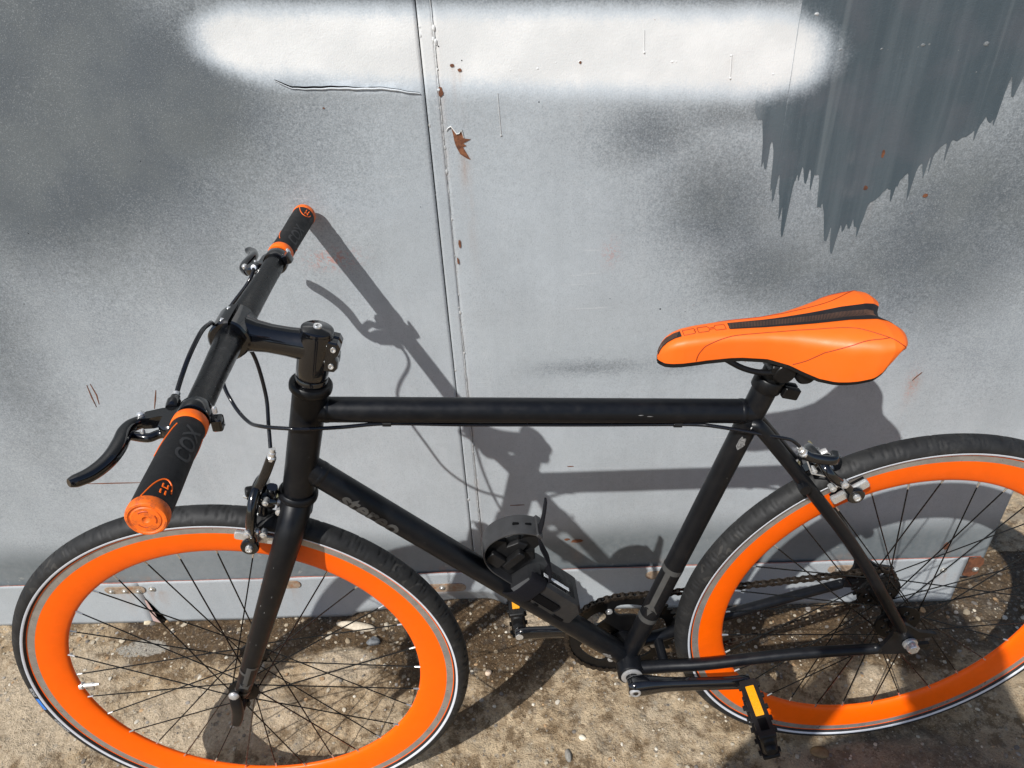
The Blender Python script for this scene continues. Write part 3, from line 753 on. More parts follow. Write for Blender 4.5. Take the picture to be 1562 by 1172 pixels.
# pinholes, drips of paint and small bumps in the sheet (too small to pick apart singly)
g = G()
for x, z, r in [(-.4638, 1.1177, .0022), (-.4956, 1.1188, .0012), (-.3438, 1.1108, .0018), (-.338, 1.111, .0012), (-.2677, 1.1145, .0020), (-.1273, 1.1136, .0028), (-.0744, 1.1113, .0022), (-.066, 1.110, .0016), (-.0287, 1.111, .0020), (-.022, 1.113, .0030), (-.015, 1.1135, .0022), (.0582, 1.1099, .0040), (.025, 1.104, .0018), (-.165, 1.158, .0028), (-.52, 1.113, .0016), (-.556, 1.113, .0014), (-.21, 1.088, .0018), (-.075, 1.09, .0015), (.055, 1.075, .0018)]:
    rv, rf = rock(int(x * 1e5) & 0xffff, r * 1.25, r * .42, r * .9, 2, .35); g.add(rv + [x, sheet_y(x, z) + .0001, z], rf)
for x, z0, z1 in [(-.2670, 1.1135, 1.086), (-.3815, 1.152, 1.125), (-.575, 1.085, 1.028)]:
    g.tube([(x, sheet_y(x, z0) - .0004, z0), (x + .001, sheet_y(x, z1) - .0004, z1)], .0006, 6)
    rv, rf = rock(int(-x * 1e4), .0013, .0011, .0018, 2, .1); g.add(rv + [x + .001, sheet_y(x, z1) - .0006, z1], rf)
bm_ = g.mesh('paint_bumps', M['caulk'])
co = np.empty(len(bm_.vertices) * 3, np.float32); bm_.vertices.foreach_get('co', co); co = co.reshape(-1, 3)
for k, v in dict(spray=np.where(co[:, 0] > -.14, .8, .25 * spray(co[:, 0], co[:, 2])), white=white(co[:, 0], co[:, 2]), scuff=0 * co[:, 0]).items():
    a = bm_.attributes.new(k, 'FLOAT', 'POINT'); a.data.foreach_set('value', v.astype(np.float32))
link('paint_bumps', bm_, gate, kind='stuff')
g = G()
for x, z, r in [(-.6475, 1.148, .0011), (-.6223, 1.1180, .0013), (-.619, 1.129, .0009), (-1.3, .92, .001), (-1.36, .8, .001), (-1.09, 1.02, .0008), (-.09, .71, .0012), (-.3, .73, .0008), (-.42, .76, .0008), (-.70, .93, .0007), (-.95, .9, .0007), (-.52, 1.07, .001), (-.34, .737, .0014)]:
    rv, rf = rock(int(-x * 1e4), r, r * .4, r, 1, .2); g.add(rv + [x, sheet_y(x, z) - .0003, z], rf)
put('pinholes', g, M['dark'], gate, kind='stuff')

# the flap of thin sheet along the foot, split near the left end and tucked under in the middle
def flap_piece(name, xl, xr, n_x, label=None):
    zs = np.linspace(0, 1, 16); t = np.linspace(0, 1, n_x)
    rows = []
    for k in zs:
        ztop = .1222
        z = k * ztop
        a = xl(k); b = xr(k)
        x = a + (b - a) * t
        zz = z + (1 - k) * (-.004 + .010 * (fbm(x, x * 0 + 3.0, 3.1, 3, 77) - .5))
        line = .010 + .052 * np.clip((x + .96) / .20, 0, 1) * (1 - sstep(-.68, -.60, x))
        under = np.where((x > -.97) & (x < -.60), np.clip(line - zz, 0, 1), 0)
        y = -.0052 - .006 * (1 - k) ** 1.5 + (fbm(x, zz, 7, 3, 8) - .5) * .005 * (1 - k) + under * .55
        rows.append(np.stack([x, y, zz], -1))
    P = np.stack(rows).reshape(-1, 3)
    z0 = np.zeros(len(P))
    fst = z0.copy()
    for px, pz in ((-1.447, .088), (-1.388, .090), (-1.107, .090), (-.76, .066), (-.30, .085), (.067, .088), (.27, .078)): fst = np.maximum(fst, .9 * np.exp(-((P[:, 0] - px) / .026) ** 2) * np.where(P[:, 2] < pz, np.exp(-(pz - P[:, 2]) / .035), 0))
    me = grid_mesh(name, P, n_x, len(zs), M['flap'], dict(spray=z0 + .02, white=z0, scuff=z0, stain=fst))
    o = link(name, me, gate, label=label)
    s = o.modifiers.new('thickness', 'SOLIDIFY'); s.thickness = .0018; s.offset = -1
    return o
flap_piece('foot_flap', lambda k: -2.9, lambda k: -1.4135 - .002 * (1 - k), 90)
flap_piece('foot_flap', lambda k: -1.4132 + .030 * max(0, .62 - k) / .62 , lambda k: .312 - .006 * (1 - k), 190)
g = G(); g.box((-1.405, .006, .035), (1, 0, 0), (0, 1, 0), (0, 0, 1), .06, .004, .085); put('gap_backing', g, M['dark'], gate)
g = G()     # bent lip at the split
g.add([(-1.4150, -.0085, .070), (-1.4170, -.0125, .001), (-1.3990, -.0165, -.001), (-1.4105, -.0095, .066)], [(0, 1, 2, 3)])
put('bent_lip', g, plain('pinkish_primer', (.44, .31, .28), .6), gate, smooth=False)
g = G()
xs_ = np.linspace(-2.9, .335, 150)
g.tube([(x, -.0055 + .0006 * math.sin(x * 40), .1236 + .0006 * math.sin(x * 23)) for x in xs_], [.0006 + .0006 * abs(math.sin(x * 31) * math.sin(x * 7.3)) for x in xs_], 6)
put('primer_edge', g, M['primer'], gate)

def screw(parent, x, z, y=-.0082, r=.0068, slot=True):
    g = G()
    g.lathe([(0, -.0042), (r * .42, -.0040), (r * .60, -.0030), (r * .66, -.0014), (r, -.0008), (r * 1.05, 0), (r * 1.05, .0012)], (x, y, z), (0, 1, 0), 20)
    o = put('screw', g, M['screw'], parent)
M['screw'] = plain('zinc_screw', (.62, .61, .57), .34, metal=.85, var=.15, dust=.25)
def fixing(x0, x1, z, h, screws, name='fixing_plate', tilt=0.0):
    g = G(); poly = []
    r = h / 2; L = (x1 - x0) / 2 - r
    for sx, st in ((1, -90), (-1, 90)):
        for t in range(0, 181, 30):
            a = math.radians(st + t)
            poly.append((sx * L + r * math.cos(a), r * math.sin(a)))
    g.prism(poly, ((x0 + x1) / 2, -.0060, z), (math.cos(tilt), 0, math.sin(tilt)), (-math.sin(tilt), 0, math.cos(tilt)), .0021, bevel=.0009)
    o = put(name, g, M['rustplate'], gate)
    for sx, sz in screws: screw(o, sx, sz)
fixing(-1.492, -1.402, .101, .021, [(-1.4770, .0985), (-1.4475, .0985), (-1.4180, .0965)])
screw(gate, -1.3880, .1010, -.0070)
fixing(-1.150, -1.064, .103, .023, [(-1.128, .103)])
fixing(-.805, -.714, .078, .024, [(-.7650, .0790)])
fixing(-.338, -.264, .098, .024, [(-.300, .0985)])
fixing(.034, .100, .100, .022, [(.055, .100)])
screw(gate, .2700, .0870, -.0070)
g = G()
g.prism([(-.017, -.024), (-.002, -.029), (.013, -.020), (.010, -.004), (.016, .010), (.013, .024), (.004, .031), (-.006, .026), (-.016, .029)], (.330, -.0050, .093), (1, 0, 0), (0, 0, 1), .002)
o = put('fixing_plate', g, M['rust'], gate, smooth=False); screw(o, .334, .0865, -.0070)
# edge tube of the gate on its far side
g = G(); g.box((.326, .024, 1.0), (1, 0, 0), (0, 1, 0), (0, 0, 1), .038, .036, 1.9); g.box((-2.86, .024, 1.0), (1, 0, 0), (0, 1, 0), (0, 0, 1), .038, .036, 1.9)
g.box((-1.27, .024, TOPZ - .03), (0, 1, 0), (0, 0, 1), (1, 0, 0), .036, .038, 3.15); g.box((-1.27, .024, .15), (0, 1, 0), (0, 0, 1), (1, 0, 0), .036, .038, 3.15)
put('back_frame', g, plain('grey_frame_paint', (.25, .26, .26), .6), gate, smooth=False)

# ------------------------------------------------------------------ the bicycle
R = .339
bike = link('bicycle', None, label='matt black fixed gear bicycle with orange rims and saddle leaning on the gate', category='bicycle')
BIKE_M = Matrix(((0.9959645993266057, -0.08969773714631565, -0.0029720092570707213), (0.0897469603284348, 0.9954183463206269, 0.0329817967993683), (0.0, -0.03311543083124444, 0.9994515337127964)))
bike.matrix_world = Matrix.Translation((0, -.2929, 0)) @ BIKE_M.to_4x4()
axo = vec(-.968, 0, .3266); axd = vec(.296, 0, .9552); perp = vec(.9552, 0, -.296)
ST3 = Matrix(((0.9992068310242834, 0.03982020140418692, 0.00024575300428578004), (-0.03982020140418692, 0.999130687679089, 0.012337767141613496), (0.0002457530042857801, -0.012337767141613496, 0.9999238566548055)))
STEER = Matrix.Translation(Vector(axo)) @ ST3.to_4x4() @ Matrix.Translation(-Vector(axo))
S_np = np.array(ST3)
def steered(p): return S_np @ (np.asarray(p, float) - axo) + axo
rh = vec(0, 0, R); fh = vec(-1.008, 0, R)
bb = vec(-.4151, 0, .2798); stt = vec(-.2631, 0, .7544); htt = vec(-.8144, 0, .8221); httop = vec(-.805, 0, .8524); htbot = vec(-.8532, 0, .6969)
sd = vec(.305, 0, .9524); stc = vec(-.7878, 0, .9082); clamp = vec(-.8746, 0, .9351)
Yv = vec(0, 1, 0)

def smooth_path(P, n=8, closed=False):
    """Catmull-Rom through the points"""
    P = np.asarray(P, float); k = len(P); out = []
    for i in range(k - 1):
        p0 = P[max(i - 1, 0)]; p1 = P[i]; p2 = P[i + 1]; p3 = P[min(i + 2, k - 1)]
        for j in range(n):
            t = j / n
            out.append(.5 * ((2 * p1) + (p2 - p0) * t + (2 * p0 - 5 * p1 + 4 * p2 - p3) * t * t + (3 * p1 - p0 - 3 * p2 + p3) * t ** 3))
    out.append(P[-1])
    return np.array(out)
def seg(a, b, n): return np.array([np.asarray(a) + (np.asarray(b) - a) * t for t in np.linspace(0, 1, n)])

# --- frame
g = G()
dtop = htt - axd * .085
g.lathe([(.0198, 0), (.0208, .0015), (.0208, .004)] + [(.0205, h) for h in (.03, .08, .12)] + [(.0208, .158), (.0208, .1612), (.0198, .1628)], htbot, httop - htbot, 36)
g.tube(seg(htt, stt, 6), .0158, 28)
g.tube(seg(dtop, bb, 6), .0172, 28)
st_top = bb + sd * (.8005 - .2798) / sd[2]
g.tube(seg(bb, st_top, 6), [.0150] * 5 + [.0158], 28)
# fillets of the welds
def fillet(p, ax, r, w=.004): g.lathe([(r - .001, -w), (r + .0005, -w * .4), (r + .0006, w * .2), (r + .0003, w), (r - .001, w * 1.4)], p, ax, 24)
fillet(htt + unit(stt - htt) * .0215, stt - htt, .0158); fillet(dtop + unit(bb - dtop) * .026, bb - dtop, .0172, .005)
fillet(stt - unit(stt - htt) * .0165, stt - htt, .0158)
g.lathe([(.0145, -.0350), (.0205, -.0350), (.0212, -.0335), (.0212, .0335), (.0205, .0350), (.0145, .0350)], bb, Yv, 36)
for s in (-1, 1):
    P = smooth_path([bb + vec(.012, s * .024, .002), bb + vec(.06, s * .029, .006), bb + vec(.12, s * .038, .014), vec(-.17, s * .050, .313), vec(-.045, s * .0640, .3250)], 6)
    g.tube(P, list(np.linspace(.0112, .0080, len(P))), 18)
    P = smooth_path([stt + vec(-.002, s * .012, -.012), stt + vec(.02, s * .019, -.035), vec(-.1123, s * .040, .535), vec(-.030, s * .0645, .392), vec(-.016, s * .0655, .368)], 6)
    g.tube(P, list(np.linspace(.0098, .0075, len(P))), 18)
    # rear facing track dropout
    poly = [(-.048, -.020), (-.020, -.026), (.010, -.026), (.034, -.016), (.034, -.0095), (.004, -.0085), (.002, .005), (.030, .0060), (.040, .012), (.010, .022), (-.010, .040), (-.028, .044), (-.030, .020)]
    g.prism(poly, (0, s * .0655 - .003, R), (1, 0, 0), (0, 0, 1), -.006)
    # end of the stays, flattened
    g.ball((-.022, s * .0655, .374), .0095, n=10, sq=(1, .7, 1)); g.ball((-.046, s * .0645, .325), .0092, n=10, sq=(1, .7, 1))
ub = unit(vec(-.2631, 0, .7544 - R)); nb_ = vec(-ub[2], 0, ub[0]) * -1     # along the seat stay; rearward normal
br = rh + ub * .366
g.tube([br + Yv * -.043, br + Yv * .043], .0075, 14)
g.tube([bb + vec(.055, -.028, .004), bb + vec(.055, .028, .004)], .008, 12)
frame = put('frame', g, M['matt'], bike)
# bosses and eyelets on the frame
for p, r in ((vec(-.2676, -.0150, .7386), .0026), (vec(-.2429, -.0195, .7201), .0020)):
    g = G(); g.ball(p, r); put('boss', g, M['alu'], frame)
# head rings (headset cups)
for p, d in ((httop, 1), (htbot, -1)):
    g = G()
    o_ = p - axd * (.002 if d > 0 else .010)
    g.lathe([(.018, 0), (.0235, 0), (.0252, .0022), (.0256, .006), (.0252, .0098), (.0235, .012), (.017, .012)], o_, axd, 40)
    put('headset_ring', g, M['satin'] if d > 0 else M['matt'], frame)
# decals ----------------------------------------------------------------
def on_tube(o, ax, side, r, pts, F, name, mat, parent, mat4=None, lift=.0004):
    """wrap a flat drawing (s along the tube, t round it) on a tube; side = direction of t = 0"""
    ax = unit(ax); side = unit(np.asarray(side) - ax * (np.asarray(side) @ ax)); upv = np.cross(side, ax)
    V = [np.asarray(o) + ax * s + (side * math.cos(t / r) + upv * math.sin(t / r)) * ((r(s) if callable(r) else r) + lift) for s, t in pts]
    return put(name, G().add(V, F), mat, parent, mat4)
def band_grid(s0, s1, t0, t1, ns=2, nt=24):
    P = [(s0 + (s1 - s0) * i / ns, t0 + (t1 - t0) * j / nt) for i in range(ns + 1) for j in range(nt + 1)]
    F = [(i * (nt + 1) + j, i * (nt + 1) + j + 1, (i + 1) * (nt + 1) + j + 1, (i + 1) * (nt + 1) + j) for i in range(ns) for j in range(nt)]
    return P, F
dd = unit(bb - dtop)
V, F = text_geo('stereo', .034, .0011)
# glyph "up" is the side of the tube that points up and back
sidev = vec(0, -1, 0)
upn = np.cross(sidev, dd)
sgn = 1 if upn[2] > 0 else -1
V2 = [(.066 + x * 1.04, sgn * (y - .0125)) for x, y in V]
on_tube(dtop, dd, sidev, .0172, V2, F, 'decal_lettering', M['decal'], frame)
# seat tube decal: two rings, a vertical bar and an arrow head
sl = np.linalg.norm(stt - bb)
def st_pt(px_s): return px_s
s_hi = .205; s_lo = .098
for s in (s_hi, s_lo):
    P, F = band_grid(s, s + .0095, -PI * .0150, PI * .0150, 1, 40); on_tube(bb, sd, (0, -1, 0), .0150, P, F, 'decal_ring', M['decal'], frame)
upst = np.cross(vec(0, -1, 0), sd); fs = -1 if upst[0] > 0 else 1      # sign of t that points to the front of the bicycle
P, F = band_grid(s_lo + .030, s_hi + .002, fs * .0065, fs * .0145, 10, 6); on_tube(bb, sd, (0, -1, 0), .0150, P, F, 'decal_bar', M['decal'], frame, lift=.00045)
star = [(s_lo + .016, fs * .0100), (s_lo + .027, fs * .0060), (s_lo + .0235, fs * -.0035), (s_lo + .030, fs * .0015), (s_lo + .038, fs * .0065), (s_lo + .034, fs * .0105), (s_lo + .038, fs * .0145), (s_lo + .030, fs * .0190), (s_lo + .0235, fs * .022), (s_lo + .027, fs * .0140)]
ctr = (s_lo + .029, fs * .0100)
on_tube(bb, sd, (0, -1, 0), .0150, star + [ctr], [(i, (i + 1) % len(star), len(star)) for i in range(len(star))], 'decal_star', M['decal'], frame, lift=.0007)
# bare scrapes on the tubes
def scrape(o, ax, r, s, t, a, b, seed):
    pl = [(s + x, t + y) for x, y in blob_poly(0, 0, a, b, 14, seed, .6)] + [(s, t)]
    on_tube(o, ax, (0, -1, 0), r, pl, [(i, (i + 1) % 14, 14) for i in range(14)], 'scrape', M['scrape'], frame)
scrape(bb, sd, .0150, sl - .042, fs * .004, .010, .005, 3)
scrape(bb, -dd, .0172, .047, .0055, .008, .0045, 4)
for i in range(2): scrape(htt, stt - htt, .0158, .405 + .012 * i, .004 - .0015 * i, .0035, .0005, 40 + i)

# --- fork (steered)
g = G()
ax_at = lambda s: axo + axd * s
g.lathe([(.0150, -.0010), (.0200, -.0010), (.0212, -.004), (.0210, -.022), (.0150, -.028)], htbot - axd * .010, axd, 32)
for s in (-1, 1):
    tip = fh + vec(0, s * .0500, .004)
    off = lambda q: .0419 * max(0, .350 - q) / .338
    P = smooth_path([ax_at(.374) + Yv * s * .004, ax_at(.357) + Yv * s * .018, ax_at(.333) + Yv * s * .0300 - perp * off(.333), ax_at(.285) + Yv * s * .0385 - perp * off(.285), ax_at(.20) + Yv * s * .0430 - perp * off(.2),
                     ax_at(.10) + Yv * s * .0470 - perp * off(.1), ax_at(.035) + Yv * s * .0495 - perp * off(.035), tip + axd * .012], 6)
    rr = np.interp(np.linspace(0, 1, len(P)), [0, .12, .28, .45, .7, 1], [.0205, .0200, .0186, .0172, .0138, .0098])
    if s < 0: BLP, BLR = P[::-1].copy(), rr[::-1].copy()
    g.tube(P, list(rr), 24)
    g.prism([(-.011, -.012), (.011, -.012), (.011, -.003), (.0035, -.002), (.0035, .022), (-.010, .022)], fh + Yv * (s * .0500 - .003), (1, 0, 0), (0, 0, 1), -.006)
fork = put('fork', g, M['matt'], bike, STEER)
# decals on the lower left blade
BLS = np.concatenate([[0], np.cumsum(np.linalg.norm(np.diff(BLP, axis=0), axis=1))])
def on_blade(s_, t, lift=.0006):
    c = vec(*[np.interp(s_, BLS, BLP[:, k]) for k in range(3)]); c2 = vec(*[np.interp(s_ + .004, BLS, BLP[:, k]) for k in range(3)])
    ax = unit(c2 - c); r = float(np.interp(s_, BLS, BLR)) + lift
    side = unit(vec(0, -1, 0) - ax * (vec(0, -1, 0) @ ax)); upv = np.cross(side, ax)
    return c + (side * math.cos(t / r) + upv * math.sin(t / r)) * r
def blade_decal(pts, F, name):
    put(name, G().add([on_blade(a, t) for a, t in pts], F), M['decal'], fork)
P, F = band_grid(.012, .017, -.034, .034, 1, 30); blade_decal(P, F, 'decal_ring')
P, F = band_grid(.040, .078, -.0035, .0035, 6, 6); blade_decal(P, F, 'decal_bar')
P, F = band_grid(.058, .063, .0035, .018, 1, 10); blade_decal(P, F, 'decal_bar')
P, F = band_grid(.073, .078, -.016, -.0035, 1, 10); blade_decal(P, F, 'decal_bar')
star = [(.026, .000 + .007), (.034, .006), (.040, .013), (.038, .0035), (.040, -.0035), (.038, -.0035), (.040, -.012), (.034, -.007), (.026, -.007), (.030, 0)]
blade_decal(star + [(.033, 0)], [(i, (i + 1) % 10, 10) for i in range(10)], 'decal_star')
rc = np.random.default_rng(5)
for i in range(6):
    s0 = .12 + .20 * rc.random(); t0 = (rc.random() - .35) * .016; a_ = .0006 + .0011 * rc.random(); b_ = .0004 + .0004 * rc.random()
    pl = [(s0 + x, t0 + y) for x, y in blob_poly(0, 0, a_, b_, 9, 70 + i, .9)] + [(s0, t0)]
    put('paint_chip', G().add([on_blade(a, t, .0003) for a, t in pl], [(k, (k + 1) % 9, 9) for k in range(9)]), M['scrape'], fork)

# --- stem (steered)
sdir = unit(clamp - stc)          # forward
g = G()
g.lathe([(.0150, -.0400), (.0182, -.0400), (.0188, -.0390), (.0193, -.0280), (.0197, .0185), (.0190, .0208), (.0150, .0208)], stc, axd, 40)
P = [stc + sdir * t for t in (.004, .016, .030, .050, .066, .078)]
g.tube(P, [(.0200, .0178), (.0188, .0172), (.0174, .0165), (.0168, .0164), (.0182, .0184), (.0215, .0205)], 28, up=axd)
# ears of the steerer clamp, split by a slot
for s in (-1, 1):
    poly = [(.010, -.0235), (.0255, -.0225), (.0290, -.0165), (.0285, -.0085), (.0255, -.0035), (.0285, .0020), (.0292, .0100), (.0250, .0165), (.010, .0175)]
    g.prism(poly, stc + Yv * (s * .0012), perp, axd, (.0125 if s < 0 else -.0125) * 1.0, bevel=.0018)
stem = put('stem', g, M['gloss'], bike, STEER, sharp=30)
# bar clamp: back half belongs to the stem, the front half is a plate
def half_clamp(a0, a1, r0, r1, w):
    g = G(); n = 26
    V = []; F = []
    for i in range(n + 1):
        a = a0 + (a1 - a0) * i / n
        d = sdir * math.cos(a) + axd * math.sin(a)
        ro = r1 + .0022 * max(0, abs(math.sin(a)) - .75) * 4
        prof = [(r0, -w), (ro - .002, -w), (ro, -w + .002), (ro, w - .002), (ro - .002, w), (r0, w)]
        for r, h in prof: V.append(clamp + d * r + Yv * h)
    k = 6
    for i in range(n):
        for j in range(k): F.append((i * k + j, i * k + (j + 1) % k, (i + 1) * k + (j + 1) % k, (i + 1) * k + j))
    F.append(tuple(range(k))); F.append(tuple(range(n * k, n * k + k)))
    return g.add(V, F)
put('clamp_back', half_clamp(PI / 2 + .07, 3 * PI / 2 - .07, .0150, .0232, .0215), M['gloss'], stem)
face = put('clamp_plate', half_clamp(-PI / 2 + .07, PI / 2 - .07, .0150, .0226, .0215), M['gloss'], stem)
for sy in (-1, 1):
    for sz in (-1, 1):
        g = G(); p = clamp + sdir * .0085 + axd * sz * .0205 + Yv * sy * .0135
        g.tube([p - sdir * .006, p + sdir * .0028], .0026, 12); put('clamp_bolt', g, M['chrome'], stem)
g = G(); g.lathe([(0, .0058), (.0030, .0058), (.0045, .0052), (.0160, .0044), (.0184, .0026), (.0189, 0), (.0120, 0)], stc + axd * .0212, axd, 36)
cap = put('top_cap', g, M['gloss'], stem)
g = G(); g.lathe([(.0022, .0052), (.0024, .0075), (.0045, .0076), (.0050, .0068), (.0050, .0048)], stc + axd * .0212, axd, 20); g.lathe([(0, .0058), (.0023, .0058)], stc + axd * .0212, axd, 6)
put('cap_bolt', g, M['chrome'], stem)
for h in (.0085, -.0140):
    g = G(); p = stc + perp * .0215 + axd * h - Yv * .0135
    g.lathe([(.0016, .0002), (.0017, -.0020), (.0030, -.0022), (.0033, -.0012), (.0033, .003)], p, Yv, 16); g.lathe([(0, -.0004), (.0017, -.0004)], p, Yv, 6)
    put('clamp_bolt', g, M['chrome'], stem)
g = G(); g.lathe([(.014, -.0402), (.0186, -.0402), (.0190, -.0408), (.0190, -.0470), (.014, -.048)], stc, axd, 36)
put('spacer', g, M['gloss'], stem)

# --- handlebar and grips (steered)
def bar_v(s): return unit(vec(0, s, 0) * math.cos(.0537) + perp * math.sin(.0537) + axd * math.sin(.0614))
g = G()
P = []; rr = []
for s, seq in ((-1, (.312, .20, .165, .11, .07, .040)), (1, (.040, .07, .11, .165, .20, .312))):
    for d in seq:
        P.append(clamp + bar_v(s) * d); rr.append(float(np.interp(d, [0, .04, .11, .165, .2, .32], [.0152, .0150, .0132, .0127, .0112, .0112])))
P.insert(6, clamp + vec(0, -.015, 0)); rr.insert(6, .0152); P.insert(7, clamp + vec(0, .015, 0)); rr.insert(7, .0152)
Ps = smooth_path(P, 4); rs = np.interp(np.linspace(0, 1, len(Ps)), np.linspace(0, 1, len(P)), rr)
g.tube(Ps, list(rs), 28)
put('handlebar', g, M['bar'], bike, STEER)

def make_grip(s):
    v = bar_v(s)
    o = clamp + v * .197
    g = G()
    g.lathe([(.0125, 0), (.0148, 0), (.0154, .002), (.0150, .03), (.0154, .06), (.0158, .085), (.0159, .110), (.0159, .1145), (.0125, .1145)], o, v, 40)
    grip = put('grip', g, M['rubber'], bike, STEER)
    g = G(); g.lathe([(.0128, -.0008), (.0152, -.0008), (.0161, .0008), (.0163, .0060), (.0161, .0102), (.0154, .0112), (.0128, .0112)], clamp + v * .1862, v, 44)
    put('grip_ring', g, M['orange_rubber'], grip)
    g = G(); g.lathe([(.0128, .1138), (.0158, .1138), (.0164, .1155), (.0166, .1190), (.0163, .1222), (.0152, .1238), (.0136, .1240), (.0130, .1234), (.0118, .1232), (.0110, .1239), (.0030, .1241), (.0012, .1227), (0, .1227)], o, v, 44)
    cap = put('grip_cap', g, M['orange_burnt'], grip)
    upv = unit(axd - v * (axd @ v)); upv = unit(upv * math.cos(.12) + perp * math.sin(.12))
    # lettering and orange inlay lines on top of the grip
    rad = lambda s_: float(np.interp(s_, [0, .03, .06, .085, .114], [.0154, .0150, .0154, .0158, .0159]))
    def wrap(pts, F, name, mat, lift, th0):
        w = np.cross(v, upv)
        V = []
        for a, t in pts:
            r = rad(a); an = th0 + t / r
            V.append(o + v * a + (upv * math.cos(an) + w * math.sin(an)) * (r + lift))
        put(name, G().add(V, F), mat, grip)
    Vt, Ft = text_geo('COX', .0215, .0004)
    cw = (Vt[:, 0].max() + Vt[:, 0].min()) / 2
    # read from the end of the grip towards the stem on this side, the other way on the far one
    if s < 0: pts = [(.037 - (x - cw) * 1.0, -(y - .0075)) for x, y in Vt]
    else: pts = [(.037 + (x - cw) * 1.0, -(y - .0075)) for x, y in Vt]
    if s < 0: pts = [(a, t) for a, t in pts]
    wrap(pts, Ft, 'grip_lettering', M['emboss'], .00035, -.55 if s < 0 else .55)
    def inlay(pts2, th0, wd=.0008):
        w = np.cross(v, upv); L = []
        for a, t in pts2:
            r = rad(a); an = th0 + t / r
            L.append(o + v * a + (upv * math.cos(an) + w * math.sin(an)) * (r + .00005))
        put('inlay_line', G().tube(smooth_path(L, 4), wd, 8), M['orange_rubber'], grip)
    k = 1 if s < 0 else -1
    inlay([(.012, k * .0085), (.020, k * .0115), (.035, k * .0165), (.050, k * .0215)], 0, .0007)
    inlay([(.012, -k * .022), (.022, -k * .026), (.032, -k * .030)], 0, .0007)
    inlay([(.114, k * .0085), (.100, k * .0035), (.0925, -k * .0015), (.0915, -k * .0060), (.0955, -k * .0105), (.103, -k * .0125)], 0, .0007)
    for dx_, dt in ((.097, -.0035), (.097, -.0075), (.104, -.0035), (.104, -.0075)):
        inlay([(dx_, k * dt), (dx_ + .004, k * (dt - .0003))], 0, .0008)
    inlay([(.1005, k * -.0035), (.1005, k * -.0075)], 0, .0006)
    g = G(); w = np.cross(v, upv)
    for a in (.15 * PI, .95 * PI, 1.6 * PI):
        c = o + v * .1239; pts3 = [c + (upv * math.cos(a + t) + w * math.sin(a + t)) * .0078 for t in np.linspace(-.5, .5, 7)]
        g.tube(pts3, [(.0004, .0007)] * 7, 6, up=v)
    put('cap_mark', g, M['orange_dark'], grip)
M['orange_burnt'] = (lambda n: n.set(color=n.mix(n.ramp(n.noise(170, 6, .72), .44, .66, 0, .85), (.86, .150, .008), (.36, .075, .022)), rough=.5, normal=n.bump(n.noise(900, 3), .3, .0006)))(NT('worn_orange_cap'))
M['emboss'] = plain('embossed_rubber', (.032, .032, .033), .5)
M['orange_dark'] = plain('worn_orange', (.42, .05, .004), .5)
for s in (-1, 1): make_grip(s)

